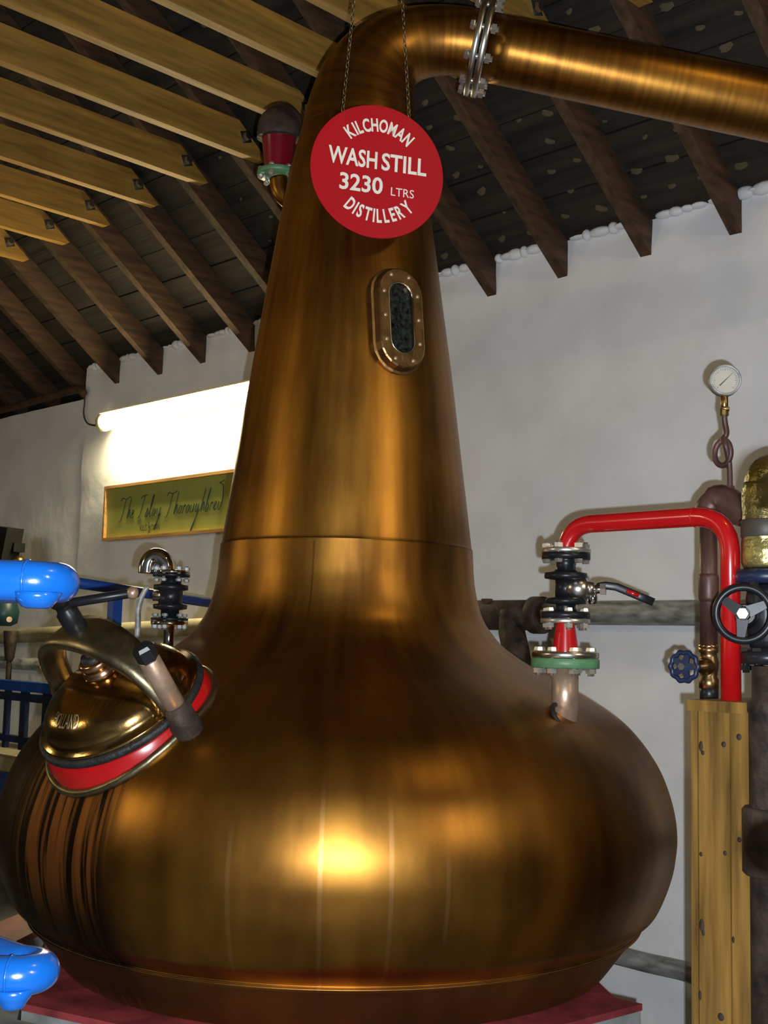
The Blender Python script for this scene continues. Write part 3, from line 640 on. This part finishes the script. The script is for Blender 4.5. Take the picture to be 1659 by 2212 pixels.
part('siphon_tube', MB().tube(spline([gp(1565, 860), gp(1565, 905), gp(1564, 935)+V((0, .012, 0))]+lp_[1:16]+[lp_[16]+V((.008, 0, -.002)), gp(1574, 965)-V((0, .014, 0)), gp(1575, 1000), gp(1577, 1062)], 5), .0072, 14), 'brownp', gau)
part('gauge_cock', MB().cyl(gp(1565, 898), gp(1565, 882), .011, None, 8).cyl(gp(1565, 884), gp(1565, 855), .009).cyl(gp(1562, 882)-V((0, .01, 0)), gp(1576, 884)-V((0, .0, 0)), .005), 'brass', gau)
gc = gp(1566, 822); gn = (CO-gc); gn.z = 0; gn.normalize(); gn = (gn+V((.25, 0, 0))).normalized()
part('case', MB().lathe([(.028, -.022), (.039, -.018), (.0395, .004), (.039, .010), (.034, .012), (.0335, .006)], gc, gn, 40, cap=False), 'grey', gau)
dial = part('dial', MB().lathe([(.0005, .003), (.0345, .003)], gc, gn, 40, cap=False), 'dial', gau)
Wd = along(gc+gn*.0045, gn, V((-gn.y, gn.x, 0))); tk = MB()
for i in range(25):
    t = R(225-270*i/24); r1 = .027 if i % 4 else .024
    d_ = V((math.cos(t), math.sin(t), 0)); p_ = V((-d_.y, d_.x, 0))*.0004; tk.add([Wd @ q_ for q_ in (d_*r1-p_, d_*.030-p_, d_*.030+p_, d_*r1+p_)], [(0, 1, 2, 3)], False)
part('scale_marks', tk, 'ink', dial)
d_ = V((math.cos(R(45)), math.sin(R(45)), 0)); p_ = V((-d_.y, d_.x, 0))
part('needle', MB().add([Wd @ (q_+V((0, 0, .001))) for q_ in (-d_*.02-p_*.0014, d_*.027-p_*.0003, d_*.027+p_*.0003, -d_*.02+p_*.0014)], [(0, 1, 2, 3)], False), 'ink', dial)

# foil-lagged pipe, black valve with handwheel, dark pipe below at the right edge
YF_ = S.y+.03; fx = atY(1655, 1100, YF_).x; zF = lambda v_: atY(1655, v_, YF_).z
foil = thing('lagged_pipe', 'gold foil lagged pipe at the right edge above the black valve', 'pipe', (fx, YF_, zF(1230)))
kF = (atY(1655, 1100, YF_)-CO).dot(fw)/F
fp = MB().lathe([(48*kF, zF(1228)), (51*kF, zF(1222)), (52*kF, zF(1170)), (50*kF, zF(1120)), (52*kF, zF(1075)), (50*kF, zF(1050)), (45*kF, zF(1040))], (fx, YF_, 0), Z1, 40)
part('lagging', fp, 'foil', foil)
part('foil_elbow', MB().tube(spline([V((fx, YF_, zF(1060))), V((fx+.003, YF_, zF(1040))), V((fx+.02, YF_, zF(1026))), V((fx+.09, YF_, zF(1022))), V((fx+.25, YF_, zF(1022)))], 6), 47*kF, 28), 'foil', foil)
part('tape_band', MB().lathe([(52*kF, zF(1162)), (53.5*kF, zF(1160)), (53.5*kF, zF(1126)), (52*kF, zF(1124))], (fx, YF_, 0), Z1, 40), 'tape', foil)
part('purple_tape', MB().lathe([(52*kF, zF(1218)), (52.6*kF, zF(1216)), (52.6*kF, zF(1170)), (52*kF, zF(1168))], (fx, YF_, 0), Z1, 40, cap=False).mesh('purple_tape'), 'foil', foil)
bv = thing('gate_valve', 'black gate valve with a large black handwheel at the right edge', 'valve', (fx+.01, YF_, zF(1460)))
ks = lambda nm, prof, m, n=28, dx=0, parent=None: part(nm, MB().lathe([(a*kF, zF(b)) for a, b in prof], (fx+dx, YF_, 0), Z1, n), m, parent or bv)
tf = ks('top_flange', [(45, 1262), (66, 1260), (66, 1240), (62, 1236), (48, 1229)], 'navy')
bolts(V((fx, YF_, zF(1250))), Z1, 56*kF, 8, .006, .02, tf, 'black')
ks('valve_body', [(36, 1400), (40, 1385), (44, 1350), (46, 1320), (44, 1290), (40, 1265)], 'black')
bf = ks('bottom_flange', [(40, 1436), (56, 1434), (56, 1412), (50, 1408), (36, 1398)], 'black')
bolts(V((fx, YF_, zF(1424))), Z1, 48*kF, 8, .006, .03, bf, 'black')
hwc = atP(1606, 1326, V((fx, YF_, 0))-dh*.10-eh*.02, dh); hax = (-dh*.93-eh*.37).normalized()
hw2 = handwheel(hwc, hax, 59*kF*.93, .0085, 0, 'black', bv, spokes=3, ph=.2)
part('hub_nut', MB().lathe([(.0145, .004), (.0145, .02), (.012, .023)], hwc, hax, 6, smooth=False), 'zinc', hw2)
part('valve_stem', MB().cyl(hwc-hax*.09, hwc, .012), 'black', bv)
part('stem_housing', MB().cyl(hwc-hax*.11, hwc-hax*.04, .030, .022, 16), 'black', bv)
dkp = thing('dark_pipe', 'thick dark brown pipe running down the right edge beside the pine casing', 'pipe', (fx+.03, YF_-.17, 0))
dx_ = atY(1672, 1800, YF_-.17).x; zk = lambda v_: atY(1672, v_, YF_-.17).z; kk = (atY(1672, 1800, YF_-.17)-CO).dot(fw)/F
part('pipe', MB().lathe([(50*kk, 0), (50*kk, zk(1545)), (53*kk, zk(1540)), (53*kk, zk(1518)), (44*kk, zk(1512)), (44*kk, zk(1440))], (dx_, YF_-.17, 0), Z1, 32), 'rust', dkp)
part('coupling', MB().lathe([(60*kk, zk(1892)), (66*kk, zk(1886)), (66*kk, zk(1752)), (60*kk, zk(1745))], (dx_, YF_-.17, 0), Z1, 32), 'rust', dkp)

# ================================================================== WALL PIPES
gp1 = thing('grey_pipe', 'long grey steel pipe running along the white wall behind the still', 'pipe', V((-4.5, D-.09, 1.72)))
ya = D-.10; za = atY(1400, 1324, ya).z; rg_ = 27*((atY(1400, 1324, ya)-CO).dot(fw)/F)
part('pipe', MB().cyl((-3.45, ya, za), (-1.2, ya, za), rg_, None, 28), 'grey', gp1)
zl_ = atY(250, 1363, ya).z; xl_ = atY(250, 1363, ya).x; sl_ = (za-zl_)/(-3.45-xl_)
part('pipe', MB().cyl((X0+.3, ya, za+sl_*(X0+.3+3.45)), (-3.45, ya, za), rg_, None, 28), 'cream', gp1, label='cream lagged far length of the pipe')
tee = thing('pipe_tee', 'rusty iron tee fitting on the wall pipe beside the shoulder of the still', 'fitting', V((-3.3, ya, za)))
xa_, xb_ = atY(1040, 1350, ya-.03).x, atY(1160, 1350, ya-.03).x
part('body', MB().cyl((xa_-.12, ya-.02, za-.01), (xb_, ya-.02, za-.01), rg_*1.32, None, 28), 'rust', tee)
part('collar', MB().cyl((xb_-.03, ya-.02, za-.01), (xb_+.03, ya-.02, za-.01), rg_*1.6, None, 28), 'rust', tee)
cx_ = atY(1110, 1400, ya-.06).x
part('branch', MB().tube(spline([V((cx_-.04, ya-.03, za)), V((cx_-.02, ya-.05, za-.08)), V((cx_+.02, ya-.07, za-.16)), V((cx_+.05, ya-.08, za-.26))], 5), rg_*1.15, 24), 'rust', tee)
part('plug', MB().cyl(atY(1052, 1312, ya-.04), atY(1052, 1294, ya-.04), .025, None, 8), 'rust', tee)
pa, pb = atY(1300, 2055, ya), atY(1500, 2106, ya)
lp = solo('low_pipe', MB().tube(spline([pa, pa*.5+pb*.5, pb, pb+V((.10, 0, -.06)), pb+V((.13, 0, -.18)), V((pb.x+.13, pb.y, 0))], 6), .036, 24), 'grey', 'weathered grey brown pipe low on the wall between still and casing', 'pipe')
# ================================================================== LAMP, PRINT, CABLE
lamp = thing('tube_lamp', 'lit fluorescent tube lamp glowing warm white high on the wall left of the neck', 'lamp', V((-6.1, D-.05, 3.0)))
yl = D-.085
q1 = atY(222, 914, yl); q2 = V((q1.x+1.62, yl, q1.z+.005))
part('diffuser', MB().tube([q1+V((.03, 0, 0)), q1*.5+q2*.5, q2-V((.03, 0, 0))], .05, 24), 'tube', lamp)
for q_, s_ in ((q1, 1), (q2, -1)): part('end_cap', MB().lathe([(.035, -.012), (.052, -.006), (.056, .0), (.056, .03), (.052, .033)], q_, V((s_, 0, 0)), 24), 'plastic', lamp)
part('back_plate', MB().box((q1.x+.04, D-.03, q1.z-.03), (q2.x-.04, D-.008, q1.z+.065)).box((q1.x+.02, yl-.045, q1.z+.052), (q2.x-.02, D-.012, q1.z+.062)), 'plastic', lamp)
cab = MB().tube(spline([atY(180, 846, D-.02), atY(183, 865, D-.02), atY(181, 895, D-.02), atY(190, 915, D-.02), atY(212, 920, D-.04)], 6), .006, 8)
solo('cable', cab, 'tape', 'thin dark cable looping down from the eaves to the lamp', 'cable')
pe = solo('eaves_pipe', MB().tube(spline([atY(-150, 915, D-.05), atY(0, 886, D-.05), atY(90, 862, D-.05), atY(165, 842, D-.05), atY(182, 850, D-.04)], 6), .026, 16), 'rafter', 'brown pipe running along the wall head under the rafters, far left', 'pipe')
# framed print
PL = atY(233, 1055, D-.03).x; PR = PL+1.42; PT = 2.556; PBm = 2.206; yp_ = D-.035
pic = thing('framed_print', 'green framed print with handwritten lettering hung below the lamp', 'picture', V((PL+.7, yp_, PBm)))
part('backing', MB().box((PL+.012, yp_, PBm+.012), (PR-.012, yp_+.02, PT-.012)), 'print_', pic)
fwid = .018
for lo, hi in (((PL, yp_-.022, PBm), (PL+fwid, yp_+.02, PT)), ((PR-fwid, yp_-.022, PBm), (PR, yp_+.02, PT)), ((PL+fwid, yp_-.022, PT-fwid), (PR-fwid, yp_+.02, PT)), ((PL+fwid, yp_-.022, PBm), (PR-fwid, yp_+.02, PBm+fwid))):
    part('frame_bar', MB().box(lo, hi), 'frame', pic)
SF = {  # hand-drawn script strokes: letter -> (advance, [polylines])
 'T': (.62, [[(.0, .86), (.12, 1.0), (.4, .93), (.75, 1.04)], [(.42, .93), (.36, .6), (.3, .2), (.18, -.12), (.06, -.05)]]),
 'h': (.34, [[(.06, 0), (.12, .5), (.2, .98), (.14, .6), (.1, .05), (.16, .32), (.24, .42), (.27, .2), (.32, .02)]]),
 'e': (.28, [[(.02, .12), (.16, .24), (.19, .36), (.1, .38), (.05, .2), (.1, .02), (.24, .08)]]),
 'I': (.6, [[(.1, .88), (.25, .98), (.6, 1.02)], [(.4, .98), (.3, .5), (.22, .1), (.05, -.02), (.2, .02), (.42, -.16)]]),
 's': (.26, [[(.02, .0), (.14, .4), (.2, .2), (.14, -.02), (.03, .0)]]),
 'l': (.26, [[(.02, .1), (.2, .7), (.22, 1.0), (.13, .8), (.08, .2), (.16, .0), (.24, .08)]]),
 'a': (.32, [[(.22, .34), (.1, .36), (.03, .15), (.08, 0), (.18, .1), (.24, .36), (.24, .1), (.32, .03)]]),
 'y': (.4, [[(.04, .36), (.06, .1), (.14, .02), (.24, .12), (.28, .38), (.22, -.1), (.1, -.5), (.02, -.62), (.14, -.3), (.36, .1)]]),
 'o': (.3, [[(.14, .38), (.04, .2), (.08, .0), (.2, .06), (.22, .3), (.14, .38), (.3, .32)]]),
 'r': (.24, [[(.03, 0), (.08, .38), (.1, .28), (.2, .38), (.2, .3)]]),
 'u': (.32, [[(.04, .36), (.05, .08), (.12, 0), (.22, .14), (.25, .38), (.25, .08), (.32, .03)]]),
 'g': (.36, [[(.24, .34), (.1, .36), (.04, .14), (.12, 0), (.24, .2), (.26, .38), (.2, -.2), (.02, -.75), (-.06, -.8), (.1, -.4), (.36, .12)]]),
 'b': (.3, [[(.02, .1), (.16, .7), (.2, .98), (.1, .6), (.06, .02), (.18, .02), (.24, .2), (.16, .34), (.1, .24)]]),
 'd': (.5, [[(.22, .32), (.08, .36), (.03, .12), (.12, 0), (.22, .15), (.28, .5), (.16, 1.05), (-.1, 1.15), (.2, 1.25)]]), ' ': (.22, [])}
ink = MB(); xx = PL+.15; sc_ = .134; zz0 = PBm+.130
for ch in 'The Islay Thoroughbred':
    adv, st = SF[ch]
    for s_ in st:
        pts = spline([V((xx+(a+.22*b)*sc_, yp_-.003, zz0+b*sc_)) for a, b in s_], 4); ink.tube(pts, .0022, 5)
    xx += adv*sc_*1.06
Wp = frame(V((PL+.40, yp_-.003, PBm+.045)), V((1, 0, 0)), V((0, 0, 1)), V((0, -1, 0)))
part('handwriting', ink, 'ink', pic)
nm = MB(); text_line(nm, 'KILC', Wp, 0, .075, 0, .036, .0); text_line(nm, 'OMAN', Wp, .115, .21, 0, .036, .0)
nm.tube(spline([Wp @ V((.088, -.02, 0)), Wp @ V((.096, .03, 0)), Wp @ V((.084, .075, 0))], 5), .0018, 5); nm.tube(spline([Wp @ V((.092, .02, 0)), Wp @ V((.106, .025, 0)), Wp @ V((.106, -.015, 0))], 5), .0018, 5)
part('printed_name', nm, 'ink', pic)

# ================================================================== HANGING SIGN
sc0 = atP(816, 370, V((-dh.x, -dh.y, 0))*-3.13, dh)
b15 = R(15); sx = (eh*math.cos(b15)+dh*math.sin(b15)).normalized(); sn = sx.cross(Z1).normalized(); SRd = .1855
Ws = frame(sc0, sx, Z1, sn)
sign = thing('hanging_sign', 'round red sign with white lettering hung on two chains before the neck', 'sign', sc0)
part('disc', MB().lathe([(SRd-.001, -.006), (SRd, -.005), (SRd, -.001), (SRd-.001, 0)], sc0, sn, 96), 'redsign', sign)
lt_ = MB(); U = SRd
Wr = Ws @ M.Rotation(R(-1.2), 4, 'Z')
text_arc(lt_, 'KILCHOMAN', Wr, .70*U, 134, 47, .195*U, .165*U, off=.03)
text_line(lt_, 'WASH', Wr, -.745*U, -.015*U, .035*U, .255*U, .022); text_line(lt_, 'STILL', Wr, .05*U, .735*U, .035*U, .255*U, .022)
text_line(lt_, '3230', Wr, -.56*U, .085*U, -.335*U, .245*U, .022)
text_line(lt_, 'LTRS', Wr, .21*U, .56*U, -.335*U, .125*U, .0)
text_arc(lt_, 'DISTILLERY', Wr, .665*U, 230, 319, .20*U, .165*U, top=False, off=.03)
part('lettering', lt_, 'white', sign, label='raised white letters')
lk = MB()
def chain(p, q, name):
    d_ = (q-p); L = d_.length; k_ = int(L/.0125); d_.normalize(); a_ = V((1, 0, 0)).cross(d_).normalized(); b_ = d_.cross(a_); m_ = MB()
    for i in range(k_): m_.torus(p+d_*(i+.5)*L/k_, a_ if i % 2 else b_, .0045, .0013, 12, 5, el=1.9, ref=d_)
    part(name, m_, 'yoke', sign)
hk = V((-2.19, 2.205, 3.86))
for sx_, u_, v_ in ((-1, 740, 240), (1, 884, 252)):
    p_ = atP(u_, v_, sc0, sn); top = p_.copy(); up_ = atP(742+23+95 if sx_ < 0 else 868-52, -900, sc0, sn)
    q_ = atP(u_+(25 if sx_ < 0 else -15), 0, sc0, sn); d_ = (q_-p_); tt_ = (3.86-p_.z)/d_.z
    chain(p_, p_+d_*tt_, 'chain')

# ================================================================== NEAR BLUE GUARD RAILS
rail = thing('guard_rail', 'glossy bright blue guard rail close to the lens at the left edge', 'railing', atD(0, 1660, 1.3))
lfar = V((-1, 0, 0)); lnear = (-eh*1.0+dh*.0).normalized()
for u_, v_, rr in ((135, 1259, .0215), (95, 2098, .0205)):
    c_ = atD(u_, v_, 1.30); o1 = V((lfar.x, lfar.y, 0)); 
    c_ = c_-eh*.034; sr_ = .030 if v_ < 1500 else .024; near = c_-dh*sr_; back = c_+dh*sr_
    pts = [back+o1*.9, back+o1*.3, back+o1*.12, back+o1*.05, back-eh*.002+dh*.004]+[c_+eh*.030*math.sin(t)+dh*sr_*math.cos(t) for t in [math.pi*i/8 for i in range(1, 8)]]+[near-eh*.005, near-eh*.05, near-eh*.15, near-eh*.4, near-eh*.9]
    part('rail', MB().tube(spline(pts, 7), rr, 32), 'blue', rail)
    wp = near+eh*.005
    part('weld_ring', MB().torus(wp, eh, rr+.0002, .0016, 36, 8), 'blue', rail)
    nb = near+eh*(.016 if v_ < 1500 else .009)
    part('socket', MB().lathe([(.023, -.010), (.019, -.020), (.014, -.027), (.0125, -.031), (.009, -.032)], nb, Z1, 24, ref=None) if v_ > 1500 else MB().lathe([(.026, -.012), (.022, -.020), (.016, -.027), (.011, -.029)], nb, Z1, 24), 'blue', rail)
part('post', MB().cyl(V((atD(-160, 1259, 1.3).x, atD(-160, 1259, 1.3).y, 0)), atD(-160, 1259, 1.3), .021), 'blue', rail)
rail2 = thing('guard_rail', 'glossy bright blue guard rail end just inside the right edge', 'railing', atD(1760, 1500, .95))
for v_ in (1105, 1885):
    c_ = atD(1693, v_, .95); part('rail', MB().tube([c_-eh*.0005+eh*(.0228*(1-math.cos(t))-.0228+.012) for t in [math.pi/2*i/8 for i in range(9)]]+[c_+eh*.3], [max(.001, .0228*math.sin(math.pi/2*i/8)) for i in range(9)]+[.0228], 28), 'blue', rail2)
pp_ = atD(1880, 1500, .95); part('post', MB().cyl(V((pp_.x, pp_.y, 0)), V((pp_.x, pp_.y, 1.72)), .021), 'blue', rail2)

# ================================================================== LEFT BACKGROUND
# relief valve with chrome swan behind the manhole
B = atP(364, 1392, AX+dh*.10, dh); kB = (B-CO).dot(fw)/F; zq = lambda v_: atP(364, v_, B, dh).z
rv = thing('relief_valve', 'small black valve topped by a shiny stainless elbow, behind the manhole left of the neck', 'valve', V((B.x, B.y, zq(1400))))
s2 = lambda nm, prof, m, n=28: part(nm, MB().lathe([(a*kB, zq(b)) for a, b in prof], (B.x, B.y, 0), Z1, n), m, rv)
s2('stub', [(12, 1420), (11, 1380), (12, 1356), (16, 1350), (20, 1346)], 'chrome')
a1 = s2('flange', [(12, 1351), (39, 1350), (40, 1348), (40, 1341), (12, 1340)], 'chrome')
s2('flange_plate', [(12, 1340), (40, 1340), (40, 1335), (12, 1334)], 'black')
bolts(V((B.x, B.y, zq(1341))), Z1, 32*kB, 6, .0052, .026, a1, 'grey', ph=.1)
s2('valve_body', [(19, 1335), (20, 1318), (36, 1315), (37, 1306), (26, 1304), (26, 1290), (26, 1276), (37, 1274), (37, 1264), (24, 1262), (21, 1258), (20, 1247)], 'black')
s2('flange_plate', [(12, 1247), (40, 1246), (40, 1240), (12, 1239)], 'black')
a2 = s2('flange', [(12, 1239), (40, 1238), (39, 1233), (20, 1231), (12, 1231)], 'chrome')
bolts(V((B.x, B.y, zq(1241))), -Z1, 32*kB, 6, .0052, .026, a2, 'grey', ph=.1)
e0 = atP(361, 1234, B, dh); ee = lambda x, y, s_=0: atP(x, y, B, dh)+dh*s_
part('elbow', MB().tube(spline([e0, ee(358, 1218), ee(349, 1206), ee(336, 1202), ee(325, 1208), ee(319, 1220), ee(317, 1239)], 6), 18.5*kB, 28), 'chrome', rv)
part('bonnet', MB().lathe([(16*kB, 0), (16*kB, .03), (11*kB, .034), (11*kB, .052)], V((B.x, B.y, zq(1288))), -eh, 16), 'steel', rv)
part('lever', MB().band(spline([ee(318, 1268), ee(306, 1290), ee(299, 1315), ee(298, 1345), ee(297, 1378)], 4), dh, lambda i: eh, .018, .012), 'grey', rv)
# bulb-shaped vent at the neck
vent = thing('vent_valve', 'dark iron elbow on a red cone, high behind the left of the neck', 'valve', gf+V((0, 0, .003)))
zu = lambda v_: g(600, v_).z; kg_ = (gf-CO).dot(fw)/F
part('cone', MB().lathe([(28*kg_, gf.z+.003), (28*kg_, gf.z+.008), (37*kg_, zu(302)), (38*kg_, zu(298))], (gf.x, gf.y, 0), Z1, 32), 'dred', vent, label='glossy red cone')
part('hood', MB().tube(spline([V((gf.x, gf.y, zu(300))), V((gf.x, gf.y, zu(288))), V((gf.x, gf.y, zu(268)))+dh*.02, V((gf.x, gf.y, zu(252)))+dh*.06-eh*-.01, V((gf.x, gf.y, zu(247)))+dh*.12+eh*.01], 6), [48*kg_]*6+[47*kg_]*6+[44*kg_]*6+[37*kg_]*6+[30*kg_], 32), 'rust', vent, label='dark iron elbow')
# stair handrail behind
br_ = thing('handrail', 'dark blue square handrail with a post in the left background', 'railing', atD(248, 1400, 4.5))
h1, h2 = atD(120, 1252, 4.3), atD(480, 1306, 5.1)
part('top_rail', MB().band([h1, (h1+h2)/2, h2], Z1, lambda i: (h2-h1).normalized().cross(Z1), .038, .03), 'dblue', br_)
hs = atD(250, 1272, 4.6); part('post', MB().box((hs.x-.02, hs.y-.02, .0), (hs.x+.02, hs.y+.02, hs.z)), 'dblue', br_)
# lower gallery rail
gr = thing('gallery_rail', 'navy blue gallery railing with upright bars at the far left behind the lid', 'railing', atY(40, 1600, 3.75))
yy_ = 3.75
m1, m2 = atY(-60, 1477, yy_), atY(118, 1490, yy_); part('top_rail', MB().box((m1.x, yy_-.03, m2.z-.025), (m2.x+.12, yy_+.03, m2.z+.035)), 'dblue', gr)
part('mid_rail', MB().box((m1.x, yy_-.025, m2.z-.085), (m2.x+.12, yy_+.025, m2.z-.04)), 'navy', gr)
zb_ = atY(40, 1597, yy_).z; part('bottom_rail', MB().box((m1.x, yy_-.02, zb_-.02), (m2.x+.1, yy_+.02, zb_+.02)), 'navy', gr)
for u_, w_ in ((15, .018), (52, .03), (100, .03), (-20, .02)):
    p_ = atY(u_, 1550, yy_); part('upright', MB().box((p_.x-w_, yy_-.015, .9), (p_.x+w_, yy_+.015, m2.z)), 'navy', gr)
ss_ = atY(0, 1632, yy_-.05).z
gal = solo('gallery_slab', MB().box((m1.x-.3, yy_-.08, ss_-.10), (m2.x+.1, D-.02, ss_)), 'cream', 'beige gallery slab edge under the navy railing, far left', 'slab')
tq = atY(10, 1700, yy_-.1); tank = solo('blue_panel', MB().box((tq.x-.4, yy_-.14, tq.z-.12), (tq.x+.02, yy_-.09, tq.z+.09)), 'dblue', 'dark blue steel panel below the gallery slab at the left edge', 'panel')
p_ = thing('lagged_pipe', 'second dull grey pipe below the cream wall pipe at far left', 'pipe', atY(30, 1430, D-.15))
q_ = atY(30, 1432, D-.15); part('pipe', MB().cyl((X0+.3, D-.15, q_.z), (atY(110, 1430, D-.15).x, D-.15, q_.z), .042, None, 24), 'grey', p_)
pv = atY(22, 1395, D-.2); part('drop_valve', MB().cyl(pv+V((0, 0, .1)), pv-V((0, 0, .1)), .05, .03, 16).cyl(pv+V((0, 0, .1)), pv-V((0, 0, .4)), .018, None, 12), 'rust', p_)
# small actuator above the blue rail, dark pump below it
ac = thing('actuator', 'small black box on a brass fitting just above the near blue rail, far left', 'actuator', atY(36, 1205, 3.9))
p_ = atY(34, 1184, 3.9); part('box', MB().box((p_.x-.05, 3.86, p_.z-.028), (p_.x+.05, 3.94, p_.z+.032)), 'black', ac)
part('fitting', MB().lathe([(.03, -.05), (.045, -.03), (.045, -.01), (.03, .0), (.025, .01)], atY(40, 1204, 3.9), Z1, 16), 'brass', ac)
p_ = atY(6, 1180, 3.8); solo('wall_duct', MB().hexa([atY(-30, 1240, 3.8), atY(-2, 1232, 3.8), atY(16, 1140, 3.8), atY(-20, 1135, 3.8)]+[q_+V((0, .12, 0)) for q_ in (atY(-30, 1240, 3.8), atY(-2, 1232, 3.8), atY(16, 1140, 3.8), atY(-20, 1135, 3.8))]), 'dark', 'dark slanting duct edge at the far left of the wall', 'duct')
pm = thing('pump_head', 'dark green pump head under the near blue rail, far left', 'pump', atY(20, 1345, 3.8))
part('casing', MB().lathe([(.05, -.09), (.09, -.07), (.10, 0), (.08, .07), (.04, .10), (.04, .14)], atY(8, 1322, 3.8), Z1, 20), 'dgreen', pm)
part('plug', MB().cyl(atY(20, 1338, 3.72), atY(20, 1338, 3.66), .018, None, 8), 'brass', pm)
